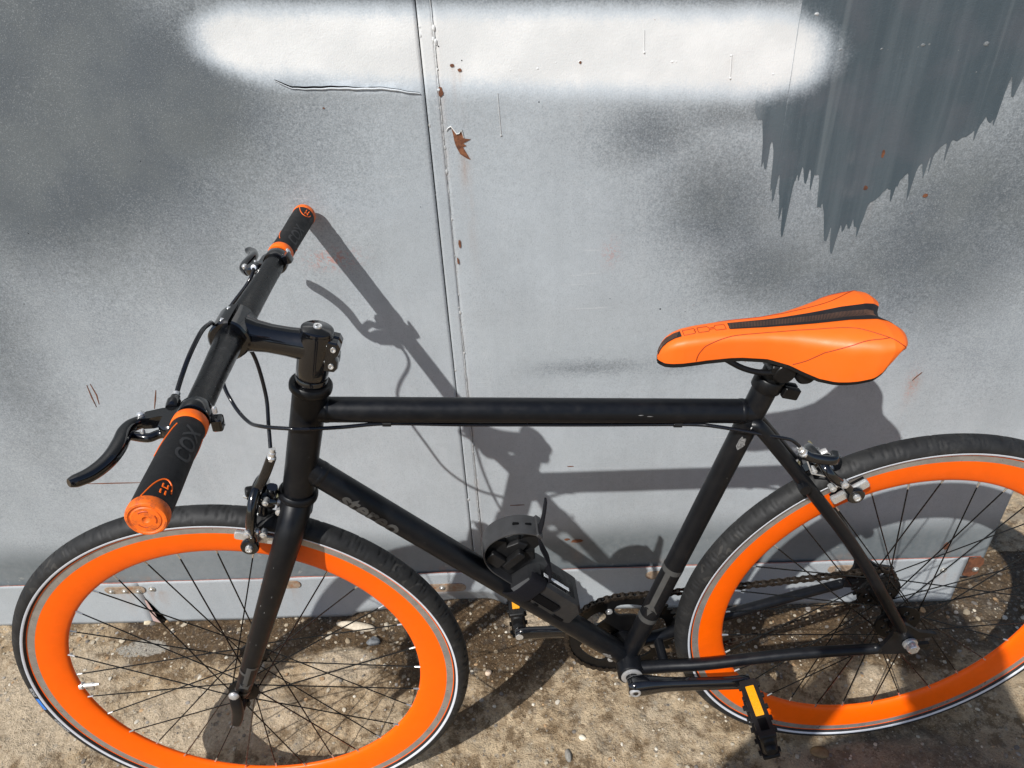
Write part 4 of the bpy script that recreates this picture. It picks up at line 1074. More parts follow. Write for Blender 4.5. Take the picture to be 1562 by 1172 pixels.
# --- brake levers (steered)
def make_lever(s, drop):
    v = bar_v(s)
    base = clamp + v * .172
    f0 = unit(vec(-1, 0, .04) - v * (vec(-1, 0, .04) @ v)); u0 = unit(np.cross(v, f0)); u0 = u0 if u0[2] > 0 else -u0
    f = f0 * math.cos(drop) - u0 * math.sin(drop); u = u0 * math.cos(drop) + f0 * math.sin(drop)
    p = lambda a, b, c=0.0: base + v * a + f * b + u * c
    g = G()
    g.lathe([(.0128, -.0085), (.0150, -.0085), (.0158, -.0070), (.0158, .0070), (.0150, .0085), (.0128, .0085)], base, v, 36)
    P = smooth_path([p(-.002, .010), p(-.002, .022), p(.000, .035), p(.004, .046), p(.010, .052)], 5)
    body = [(-.0085, .0120), (-.0090, .0300), (-.0040, .0450), (.0040, .0505), (.0095, .0470), (.0100, .0380), (.0060, .0310), (.0075, .0240), (.0250, .0250), (.0285, .0200), (.0285, .0135), (.0150, .0100)]
    sg = 1 if np.cross(v, f) @ u > 0 else -1
    g.prism(body, p(0, 0, -.0058 * 1), v, f, .0116 * sg, bevel=.0022)
    g.box(p(-.003, -.0175, 0), v, f, u, .013, .010, .013, bev=.002)
    lev = put('brake_lever', g, M['gloss'], bike, STEER)
    L = [(.003, .046), (.012, .0535), (.024, .0555), (.040, .0545), (.054, .0560), (.066, .0600), (.078, .0665), (.086, .0735), (.092, .0790)]
    P = smooth_path([p(a, b, -.001 + .002 * math.sin(i * .8)) for i, (a, b) in enumerate(L)], 5)
    w = np.interp(np.linspace(0, 1, len(P)), [0, .12, .4, .75, .93, 1], [.0050, .0058, .0072, .0066, .0056, .0035])
    h = np.interp(np.linspace(0, 1, len(P)), [0, .3, .9, 1], [.0058, .0062, .0050, .0032])
    g = G(); g.tube(P, [(a, b) for a, b in zip(h, w)], 18, up=u, sq=.75)
    P2 = smooth_path([p(.022, .051, -.004), p(.026, .036, -.005), p(.021, .027, -.005), p(.024, .012, -.004)], 5)
    g.tube(P2, [(.0045, .0042)] * len(P2), 12, up=u)
    put('lever_blade', g, M['gloss'], lev)
    for q, r, m_ in ((p(.004, .046, .0072), .0036, 'chrome'), (p(.0225, .0165, .0028), .0036, 'chrome'), (p(.024, .040, .0005), .0022, 'chrome'), (p(.004, -.0200, .0068), .0024, 'chrome')):
        g = G(); g.lathe([(0, .0030), (r * .6, .0026), (r, .0010), (r, -.004)], q, u, 16); put('lever_bolt', g, M[m_], lev)
    bar_p = p(-.010, .022, .004)
    g = G(); d = unit(vec(-.8861, s * .125, .9565) - bar_p)
    g.lathe([(0, 0), (.0062, 0), (.0066, .003), (.0066, .009), (.0052, .011), (.0044, .015), (0, .0155)], bar_p - d * .002, d, 20); 
    put('barrel_adjuster', g, M['gloss'], lev)
    g = G(); g.lathe([(0, .0150), (.0034, .0150), (.0036, .0195), (0, .020)], bar_p - d * .002, d, 16); put('cable_ferrule', g, M['chrome'], lev)
    return bar_p + d * .015, d
bL, dL = make_lever(-1, 0.0)
bR, dR = make_lever(1, math.radians(20))

# --- cables
R_BAR = rh + ub * (.366 + .053) + nb_ * .024 - Yv * .022
def cable(P, name, mat4=None, r=.0024):
    g = G(); Q = smooth_path(P, 9); g.tube(Q, r, 10)
    return put(name, g, M['hose'], bike, mat4)
cable([bL, vec(-.8861, -.125, .9565), vec(-.8825, -.100, .9672), vec(-.8815, -.062, .9712), vec(-.8853, -.030, .9625), vec(-.8940, -.004, .950), vec(-.9000, .020, .930), vec(-.893, .032, .908), vec(-.873, .031, .889), vec(-.869, .025, .8337), vec(-.870, .008, .797), vec(-.8695, -.008, .774)], 'brake_cable', STEER)
sR = steered(bR); sR2 = steered(bR + vec(-.006, -.018, -.012))
cable([sR, sR2, steered((-.935, .118, .885)), steered((-.933, .066, .838)), steered((-.9211, .045, .8096)), steered((-.897, .016, .800)), steered((-.870, -.012, .8105)), vec(-.835, -.0268, .816), vec(-.820, -.027, .8134), vec(-.7762, -.018, .8042), vec(-.7231, -.007, .7950), vec(-.6363, -.003, .7800), vec(-.555, -.003, .7700), vec(-.473, -.003, .7600), vec(-.3899, -.005, .7520), vec(-.3405, -.010, .7496), vec(-.3092, -.018, .7477), vec(-.2422, -.024, .7295), R_BAR + ub * .018 - nb_ * .004, R_BAR], 'brake_cable')
ttd = unit(stt - htt)
for x, y, z in ((-.7231, -.007, .7950), (-.3620, -.008, .7508)):
    g = G(); c = vec(x, y, z); g.tube([c - ttd * .0052, c + ttd * .0052], (.0038), 12); g.box(c + vec(0, .001, .005), ttd, (0, 1, 0), (-ttd[2], 0, ttd[0]), .010, .005, .008, bev=.001)
    put('cable_clip', g, M['plastic'], frame)

# --- brake calipers
def make_caliper(O, b, n, barrel, pad_b, mat4, sc=1.0):
    """O centre bolt on the frame, b up along the brake, n outward, barrel (a, b, n) of the adjuster, pad_b height of the pads"""
    q = lambda a, h, k=0.0: O + Yv * a + b * (h * sc if h > 0 and h < .05 else h) + n * (k - (.014 * min(1, max(0, (h + .05) / .05)) if sc < 1 else 0))
    g = G()
    def arm(pts, w, k=.012, t=.0064, f=None):
        P = smooth_path([(f or q)(a, h, c) for a, h, c in pts], 6); w_ = np.interp(np.linspace(0, 1, len(P)), np.linspace(0, 1, len(w)), w)
        g.tube(P, [(t, x) for x in w_], 14, up=n, sq=.7)
    ba, bh, bn = barrel
    qb = lambda a, h, k=0.0: O + Yv * a + b * h + n * k
    # C-shaped arm that carries the left pad, and its extension up to the cable stop
    arm([(.018, .012, .046), (.002, .027, .048), (-.018, .025, .050), (-.033, .008, .050), (-.035, -.018, .049), (-.028, -.040, .048), (-.0265, pad_b - .006, .047)], [.0066, .0088, .0098, .0092, .0074, .0068, .0076])
    arm([(ba, bh - .012, bn), (ba - .003, bh * .55, bn + .006), (ba - .006, .026 * sc, .050), (-.014, .010 * sc, .055)], [.0054, .0050, .0055, .0060], f=qb)
    g.tube([q(.004, 0, .028), q(.002, .002, .040), q(-.002, .004, .054)], [(.012, .016), (.013, .018), (.009, .013)], 18, up=b)
    cal = put('brake_caliper', g, M['gloss'], bike, mat4)
    g = G()
    arm([(-.020, .040, .030), (-.008, .020, .031), (.004, 0, .032), (.020, -.012, .034), (.034, -.022, .036), (.032, -.040, .040), (.027, pad_b - .006, .044)], [.0050, .0062, .0080, .0070, .0060, .0060, .0066])
    arm([(-.010, .012, .040), (-.004, -.006, .042), (-.003, -.026, .042)], [.0050, .0056, .0046])
    put('caliper_arm', g, M['gloss'], cal)
    g = G(); g.lathe([(.0095, -.002), (.0095, .012), (.0080, .013), (.0080, .024), (.0060, .025), (.0060, .046), (.0052, .050), (0, .0505)], O, n, 24); put('centre_bolt', g, M['alu'], cal)
    for a, h, k, r in ((.018, .014, .046, .0046), (-.014, .012, .060, .0030), (-.031, -.030, .044, .0042), (-.003, -.028, .046, .0044)):
        g = G(); g.lathe([(0, .006), (r * .55, .0056), (r, .004), (r, -.004)], q(a, h, k), n, 16); put('caliper_bolt', g, M['chrome'], cal)
    g = G(); g.lathe([(0, 0), (.0050, 0), (.0058, .002), (.0058, .006), (.0046, .0075), (.0046, .013), (.0034, .014), (.0032, .019), (0, .019)], qb(ba, bh - .016, bn), unit(b * 1 + n * -.05), 18)
    put('barrel_adjuster', g, M['chrome'], cal)
    g = G(); g.tube([qb(ba, bh - .012, bn), q(ba - .008, .026, bn + .008), q(-.024, pad_b + .020, .054)], .0011, 8); put('inner_cable', g, M['chrome'], cal)
    g = G(); g.tube(smooth_path([q(.012, .006, .050), q(.020, .020, .052), q(.030, .004, .050), q(.032, -.018, .046)], 5), .0012, 8); put('return_spring', g, M['brass'], cal)
    g = G(); g.lathe([(.0045, 0), (.0045, .010), (.003, .012), (0, .012)], q(.002, .012, .026), unit(b * .3 - Yv * .7), 14); put('quick_release', g, M['brass'], cal)
    for a, h, k, r, ax_ in ((-.041, -.026, .052, .0048, -Yv), (-.018, -.002, .018, .0054, -Yv), (-.030, -.034, .034, .0046, -Yv), (-.024, .016, .036, .0040, -Yv)):
        g = G(); g.lathe([(0, .0050), (r * .5, .0048), (r * .6, .0036), (r, .0030), (r, -.006)], q(a, h, k), ax_, 14); put('caliper_nut', g, M['chrome'], cal)
    g = G(); g.lathe([(0, .0045), (.0060, .004), (.0070, .002), (.0070, -.008)], q(-.020, .026, .058), unit(n - Yv * .5), 18); put('pivot_cap', g, M['satin'], cal)
    for s in (-1, 1):
        g = G(); c = q(s * .0168, pad_b, .046)
        g.box(c, n, b, Yv, .054, .0115, .0070, bev=.0022)
        pad = put('brake_pad', g, M['chrome'], cal)
        g = G(); g.box(c - Yv * s * .0034 - Yv * 0, n, b, Yv, .050, .0090, .0030); put('pad_rubber', g, M['plastic'], cal, smooth=False)
        g = G(); p0 = q(s * .0272, pad_b - .004, .0495); g.lathe([(.0020, .0105), (.0024, .0118), (.0044, .0112), (.0050, .0090), (.0052, .006), (.0070, .0055), (.0070, .003), (.004, .002), (.004, -.001)], p0, Yv * s, 18); g.lathe([(0, .0105), (.0022, .0105)], p0, Yv * s, 6)
        put('pad_bolt', g, M['chrome'], cal)
        g = G(); g.lathe([(.0045, -.001), (.0112, -.001), (.0122, .0010), (.0122, .0050), (.0112, .0066), (.0045, .0066)], p0 + Yv * s * .0005, Yv * s, 20); put('arm_end', g, M['gloss'], cal)
M['brass'] = plain('brassy_steel', (.52, .46, .28), .32, metal=.9)
make_caliper(ax_at(.365), axd, -perp, (-.010, .090, .036), -.055, STEER)
make_caliper(rh + ub * .366, ub, nb_, (-.022, .051, .024), -.062, None, .35)

def ring_plate(g, outline, holes, y, t):
    """plate with holes: outline and holes as lists of (x, z); filled with a triangulated face and thickened"""
    bm = bmesh.new()
    loops = [outline] + holes
    for lp in loops:
        vs = [bm.verts.new((x, 0, z)) for x, z in lp]
        for i in range(len(vs)): bm.edges.new((vs[i], vs[(i + 1) % len(vs)]))
    bmesh.ops.triangle_fill(bm, use_beauty=True, use_dissolve=False, edges=bm.edges[:])
    bm.verts.ensure_lookup_table(); bm.verts.index_update()
    V = np.array([v.co[:] for v in bm.verts]); F = [tuple(v.index for v in f.verts) for f in bm.faces]
    bm.free()
    n = len(V); W = np.concatenate([V + [0, y - t / 2, 0], V + [0, y + t / 2, 0]])
    FF = F + [tuple(i + n for i in f[::-1]) for f in F]
    base = 0
    for lp in loops:
        k = len(lp)
        FF += [(base + i, base + (i + 1) % k, base + (i + 1) % k + n, base + i + n) for i in range(k)]
        base += k
    g.add(W, FF)
# --- wheels: an Empty each, so tyre, rim, hub and spokes are sub-parts that share mesh data
def rim_prof():
    half = [(.3168, .0078), (.3176, .0098), (.3172, .0112), (.3160, .0116)]
    return half
g = G()   # orange body of the deep rim
P = [(.3060, .0112), (.2960, .0106), (.2860, .0094), (.2760, .0074), (.2690, .0052), (.2655, .0032), (.2642, .0012)]
prof = P + [(r, -y) for r, y in P[::-1]] + [(.3000, -.006), (.3000, .006)]
g.lathe(prof, (0, 0, 0), Yv, 160, closed=True)
RIM = g.mesh('rim', M['orange'], sharp=50)
g = G()
for s in (-1, 1):
    g.lathe([(.3058, s * .0100), (.3060, s * .0113), (.3160, s * .0117), (.3160, s * .0100)], (0, 0, 0), Yv, 160, closed=True)
TRACK = g.mesh('brake_track', M['track'])
g = G()
for s in (-1, 1): g.lathe([(.3160, s * .0100), (.3161, s * .0120), (.3176, s * .0121), (.3184, s * .0108), (.3176, s * .0090)], (0, 0, 0), Yv, 160, closed=True)
LIP = g.mesh('rim_lip', M['orange'])
def tyre_geo():
    # section: bead, sidewall, shoulder, crown; shallow curved grooves cut into the tread
    n = 1080; sec = [(.3172, .0118), (.3188, .0142), (.3214, .0161), (.3248, .0170), (.3284, .0167), (.3320, .0152), (.3354, .0125), (.3382, .0088), (.3401, .0046), (.3408, 0)]
    sec = sec + [(r, -y) for r, y in sec[:-1][::-1]]
    k = len(sec); V = np.zeros((n, k, 3))
    for i in range(n):
        a = 2 * PI * i / n
        for j, (r, y) in enumerate(sec):
            d = 0.0
            if abs(y) < .0160 and r > .3290:
                ph = (a * 36 / (2 * PI) + (abs(y) / .0160) ** 1.5 * .9 * (1 if y > 0 else 1)) % 1.0
                ph2 = (a * 36 / (2 * PI) + .5 - (y / .015) * .35) % 1.0
                if ph < .060 and abs(y) > .004: d = .0022
                if ph2 < .045 and abs(y) < .0095: d = .0020
            V[i, j] = ((r - d) * math.cos(a), y, (r - d) * math.sin(a))
    F = [(i * k + j, ((i + 1) % n) * k + j, ((i + 1) % n) * k + j + 1, i * k + j + 1) for i in range(n) for j in range(k - 1)]
    return G().add(V.reshape(-1, 3), F)
TYRE = tyre_geo().mesh('tyre', M['tyre'], sharp=60)
g = G()
for s in (-1, 1): g.lathe([(.3200, s * .0140), (.3204, s * .01590), (.3214, s * .01655), (.3226, s * .01690), (.3236, s * .01705), (.3240, s * .0164)], (0, 0, 0), Yv, 200)
STRIPE = g.mesh('reflective_stripe', M['reflstripe'])
def spoke_meshes(flange_r, side_y, cross_deg):
    out = []
    for k in range(32):
        a = 2 * PI * k / 32
        side = -1 if k % 2 else 1
        lead = 1 if (k // 2) % 2 else -1
        ha = a + lead * math.radians(cross_deg)
        yf = side * (side_y + (.0012 if lead > 0 else -.0016))
        p0 = vec(flange_r * math.cos(ha), yf, flange_r * math.sin(ha)); p1 = vec(.2665 * math.cos(a), side * .0012, .2665 * math.sin(a))
        d = unit(p1 - p0); g = G()
        g.tube([p0, p1 - d * .010], .00105, 6, m=0)
        g.tube([p1 - d * .0112, p1 - d * .004, p1], [.0013, .0016, .0020], 8, m=1)
        out.append(g.mesh('spoke', [M['spoke'], M['nipple']]))
    return out
SP_F = spoke_meshes(.0190, .0330, 62); SP_R = spoke_meshes(.0300, .0300, 66)
def arc_text(txt, size, ang0, r0, cw=True, name='tyre_lettering'):
    """lettering on the left sidewall; letter tops point outward, reading clockwise as seen from the left (-y) side"""
    V, F = text_geo(txt, size, .0003)
    pts = []
    for x, y in V:
        a = ang0 - x / r0          # seen from -y, x to the right and z up: clockwise means the angle falls
        r = r0 + y
        yy = -float(np.interp(r, [.3214, .3248, .3284, .3320, .3354], [.0161, .0170, .0167, .0152, .0125])) - .0005
        pts.append((r * math.cos(a), yy, r * math.sin(a)))
    return G().add(pts, F), V[:, 0].max() / r0
def make_wheel(name, centre, spin, spokes, mat4, front):
    w = link('wheel', None, bike)
    m = Matrix.Translation(Vector(centre)) @ Matrix.Rotation(-spin, 4, 'Y')
    w.matrix_local = (mat4 @ m) if mat4 is not None else m
    link('rim', RIM, w); link('brake_track', TRACK, w); link('rim_lip', LIP, w); link('tyre', TYRE, w); link('reflective_stripe', STRIPE, w)
    for me in spokes: link('spoke', me, w)
    g = G()
    if front:
        g.lathe([(.0060, -.046), (.0090, -.044), (.0105, -.040), (.0110, -.0365), (.0225, -.0350), (.0228, -.0315), (.0120, -.0300), (.0088, -.020), (.0085, 0), (.0088, .020), (.0120, .0300), (.0228, .0315), (.0225, .0350), (.0110, .0365), (.0105, .040), (.0090, .044), (.0060, .046)], (0, 0, 0), Yv, 32)
    else:
        g.lathe([(.0080, -.050), (.0110, -.046), (.0125, -.040), (.0150, -.0335), (.0150, -.0270), (.0125, -.016), (.0120, 0), (.0125, .016), (.0150, .0270), (.0150, .0335), (.0140, .050), (.0080, .054)], (0, 0, 0), Yv, 36)
        for sy in (-1, 1):
            ring_plate(g, [(.0352 * math.cos(t), .0352 * math.sin(t)) for t in np.linspace(0, 2 * PI, 48, endpoint=False)], [[(.0220 * math.cos(t0) + .0046 * math.cos(t), .0220 * math.sin(t0) + .0046 * math.sin(t)) for t in np.linspace(0, 2 * PI, 12, endpoint=False)] for t0 in np.arange(8) * PI / 4] + [[(.0140 * math.cos(t), .0140 * math.sin(t)) for t in np.linspace(0, 2 * PI, 24, endpoint=False)]], sy * .0305, .0036)
    link('hub', g.mesh('hub', M['satin']), w)
    g = G(); a = spin_valve = 0.0
    # valve stem at wheel angle 5.6 degrees, between two spokes
    va = math.radians(5.6); d = vec(math.cos(va), 0, math.sin(va))
    g.tube([d * .2665, d * .262, d * .2615, d * .246, d * .2455, d * .237], [.0058, .0058, .0034, .0034, .0026, .0022], 12)
    link('valve', g.mesh('valve', M['valve']), w)
    return w
M['valve'] = plain('nickel_valve', (.80, .79, .76), .3, metal=.6)
# the front valve points to the left of the picture (180 degrees as seen from the left side)
front = make_wheel('front', fh, math.radians(180 + 1.3 - 5.6), SP_F, STEER, True)
rear = make_wheel('rear', rh, math.radians(197), SP_R, None, False)
def lettering_on(w, txt, size, ang, mat, r0=.3249):
    g, span = arc_text(txt, size, ang, r0)
    put('tyre_lettering', g, mat, w)
    return span
# lettering of the front tyre: a word, a blue block, a second word (angles in the wheel's own frame)
spinF = math.radians(180 + 1.3 - 5.6)
blue_c = math.radians(180 + 3.8) - spinF
def sw_y(r): return -float(np.interp(r, [.3214, .3248, .3284, .3320, .3354], [.0161, .0170, .0167, .0152, .0125])) - .0006
g = G(); V = []; n_ = 8
for i in range(n_ + 1):
    a = blue_c + (i / n_ - .5) * .086
    for r in (.3246, .3275, .3302): V.append((r * math.cos(a), sw_y(r), r * math.sin(a)))
g.add(V, [(i * 3 + j, (i + 1) * 3 + j, (i + 1) * 3 + j + 1, i * 3 + j + 1) for i in range(n_) for j in range(2)])
put('tyre_block', g, M['blue'], front)
lettering_on(front, 'SPICER', .0068, blue_c - .060, M['tyre_text'])
lettering_on(front, 'SCHWALBE 28', .0056, blue_c + .235, M['tyre_text'])

# hub hardware
g = G(); g.tube([fh + Yv * -.060, fh + Yv * .062], .0042, 14); g.lathe([(0, 0), (.0090, 0), (.0095, .003), (.0090, .010), (.005, .013), (0, .0135)], fh + Yv * .053, Yv, 20)
qr = put('quick_release', g, M['satin'], bike, STEER)
g = G(); g.lathe([(0, -.012), (.0085, -.012), (.0098, -.009), (.0098, .002), (.006, .004), (0, .004)], fh + vec(0, -.0545, 0), Yv, 20); put('release_cam', g, M['satin'], qr)
g = G()
P = smooth_path([fh + vec(.004, -.0665, .040), fh + vec(.003, -.0690, .020), fh + vec(0, -.0680, 0), fh + vec(-.006, -.0660, -.020), fh + vec(-.013, -.0640, -.036)], 5)
g.tube(P, list(zip([.0046] * len(P), np.interp(np.linspace(0, 1, len(P)), [0, .2, .5, .8, 1], [.0068, .0088, .0086, .0078, .0066]))), 16, up=Yv, sq=.7)
put('release_lever', g, M['matt'], qr)
g = G(); g.ball(fh + vec(.004, -.0690, .037), .0078, sq=(1, .55, 1)); put('lever_pivot', g, M['alu'], qr)
g = G(); g.tube([rh + Yv * -.078, rh + Yv * .080], .0048, 14)
axl = put('rear_axle', g, M['alu'], bike)
for s in (-1, 1):
    g = G(); g.lathe([(.0048, .0062), (.0048, .0140), (.0076, .0140), (.0084, .0125), (.0084, .0055), (.0108, .0050), (.0112, .0030), (.0112, .0010), (.005, .0008)], rh + Yv * s * .0685, Yv * s, 6 if False else 24)
    put('axle_washer', g, M['chrome'], axl)
    g = G(); g.prism([(.0092 * math.cos(t), .0092 * math.sin(t)) for t in np.arange(6) * PI / 3 + .3], rh + Yv * s * .0745, (1, 0, 0), (0, 0, 1), -.0095 * s if s > 0 else .0095, bevel=.0012)
    put('axle_nut', g, M['chrome'], axl, sharp=25)
g = G(); g.lathe([(.0052, 0), (.0145, 0), (.0160, .003), (.0160, .006), (.011, .010), (.0085, .014), (.0052, .015)], rh + Yv * -.0480, -Yv, 24); put('lock_cone', g, M['alu'], axl)

# --- drivetrain
CY = .0450
def toothed(r_pitch, teeth, depth=.0042):
    pts = []
    for i in range(teeth):
        a = 2 * PI * i / teeth; st = 2 * PI / teeth
        for f_, d in ((-.5, -depth), (-.25, -depth * .55), (-.10, depth * .75), (.10, depth * .75), (.25, -depth * .55)):
            pts.append(((r_pitch + d), a + f_ * st))
    return pts
g = G()
RC = .0930
out = [(r * math.cos(a), r * math.sin(a)) for r, a in toothed(RC, 46)]
crank_a = .0349
holes = []
for i in range(5):
    a0 = 2 * PI * (i + .5) / 5 + PI + crank_a
    ro, ri, hw_ = .0740, .0490, .33
    hole = [(ro - .008) if False else 0]
    pts = []
    for t in np.linspace(-hw_, hw_, 12): pts.append((ro, a0 + t))
    for t in np.linspace(PI / 2, -PI / 2, 7)[1:-1]:
        rm = (ro + ri) / 2; rr_ = (ro - ri) / 2
        pts.append((rm + rr_ * math.sin(t), a0 + hw_ + .17 * math.cos(t)))
    for t in np.linspace(hw_, -hw_, 10): pts.append((ri, a0 + t))
    for t in np.linspace(-PI / 2, PI / 2, 7)[1:-1]:
        rm = (ro + ri) / 2; rr_ = (ro - ri) / 2
        pts.append((rm + rr_ * math.sin(t), a0 - hw_ - .17 * math.cos(t)))
    holes.append([(r * math.cos(a), r * math.sin(a)) for r, a in pts])
holes.append([(.012 * math.cos(t), .012 * math.sin(t)) for t in np.linspace(0, 2 * PI, 20, endpoint=False)])
ring_plate(g, out, holes, CY, .0032)
gg = G()
for V in g.v: pass
gg.add(np.concatenate(g.v) + bb, g.f)
chainring = put('chainring', gg, M['satin'], bike, smooth=False)
for i in range(5):
    a = 2 * PI * i / 5 + PI + crank_a
    d = vec(math.cos(a), 0, math.sin(a))
    g = G(); g.tube([bb + d * .012 + Yv * (CY + .006), bb + d * .055 + Yv * (CY + .004), bb + d * .071 + Yv * (CY + .002)], [(.0055, .010), (.0042, .0075), (.0030, .0068)], 12, up=Yv, sq=.7)
    put('spider_arm', g, M['satin'], chainring)
    g = G(); g.lathe([(0, -.0040), (.0030, -.0040), (.0034, -.0034), (.0056, -.0032), (.0060, -.0016), (.0060, .004)], bb + d * .0650 + Yv * (CY), Yv, 16)
    put('chainring_bolt', g, M['alu'], chainring)
g = G()
out = [(r * math.cos(a), r * math.sin(a)) for r, a in toothed(.0345, 17)]
holes = [[(.0235 * math.cos(t0) + .0042 * math.cos(t), .0235 * math.sin(t0) + .0042 * math.sin(t)) for t in np.linspace(0, 2 * PI, 12, endpoint=False)] for t0 in np.arange(6) * PI / 3 + .2]
holes.append([(.0155 * math.cos(t), .0155 * math.sin(t)) for t in np.linspace(0, 2 * PI, 20, endpoint=False)])
ring_plate(g, out, holes, CY, .0030)
gg = G(); gg.add(np.concatenate(g.v) + rh, g.f); put('cog', gg, M['satin'], bike, smooth=False)

def chain_path():
    r1, r2 = RC, .0345
    c1 = bb[[0, 2]]; c2 = rh[[0, 2]]
    d = c2 - c1; L = np.linalg.norm(d); th = math.atan2(d[1], d[0]); al = math.acos((r1 - r2) / L)
    pts = []
    aU = th + al; aL = th - al
    for t in np.linspace(aL - 2 * PI + 0, aU - 2 * PI, 2): pass
    # round the chainring from the lower tangent over the front to the upper tangent
    for a in np.linspace(aL, aU - 2 * PI, 90): pts.append(c1 + r1 * np.array([math.cos(a), math.sin(a)]))
    p0 = c1 + r1 * np.array([math.cos(aU), math.sin(aU)]); p1 = c2 + r2 * np.array([math.cos(aU), math.sin(aU)])
    for t in np.linspace(0, 1, 60)[1:-1]: pts.append(p0 + (p1 - p0) * t + np.array([0, -.005 * 4 * t * (1 - t)]))
    for a in np.linspace(aU, aL, 40): pts.append(c2 + r2 * np.array([math.cos(a), math.sin(a)]))
    p0 = c2 + r2 * np.array([math.cos(aL), math.sin(aL)]); p1 = c1 + r1 * np.array([math.cos(aL), math.sin(aL)])
    for t in np.linspace(0, 1, 60)[1:-1]: pts.append(p0 + (p1 - p0) * t + np.array([0, -.010 * 4 * t * (1 - t)]))
    return np.array(pts)
CP = chain_path()
sl_ = np.concatenate([[0], np.cumsum(np.linalg.norm(np.diff(np.vstack([CP, CP[:1]]), axis=0), axis=1))])
tot = sl_[-1]; nlink = int(round(tot / .0127)); nlink += nlink % 2
def chain_at(s):
    s %= tot; Q = np.vstack([CP, CP[:1]])
    return np.array([np.interp(s, sl_, Q[:, 0]), np.interp(s, sl_, Q[:, 1])])
link_meshes = {}
def chain_link_mesh(outer):
    g = G(); p = tot / nlink; y = .0040 if outer else .0028; h = .0043
    poly = []
    for sx, st in ((1, -90), (-1, 90)):
        for t in (0, 45, 90, 135, 180):
            a = math.radians(st + t); poly.append((sx * p / 2 + h * math.cos(a), h * math.sin(a)))
    # waist between the two pins
    poly = poly[:5] + [(0, h * .62)] + poly[5:] + [(0, -h * .62)]
    for s in (-1, 1): g.prism(poly, (0, s * y - .0005, 0), (1, 0, 0), (0, 0, 1), -.0010)
    if not outer:
        for s in (-1, 1): g.tube([(s * p / 2, -.0024, 0), (s * p / 2, .0024, 0)], .0036, 8)
    else:
        for s in (-1, 1): g.tube([(s * p / 2, -.0052, 0), (s * p / 2, .0052, 0)], .0017, 6)
    return g.mesh('chain_link', M['chain'], smooth=False)
LM = [chain_link_mesh(True), chain_link_mesh(False)]
chain = link('chain', None, bike)
for k in range(nlink):
    a = chain_at(k * tot / nlink); b_ = chain_at((k + 1) * tot / nlink); c = (a + b_) / 2; an = math.atan2(b_[1] - a[1], b_[0] - a[0])
    link('chain_link', LM[k % 2], chain, Matrix.Translation((c[0], CY, c[1])) @ Matrix.Rotation(-an, 4, 'Y'))

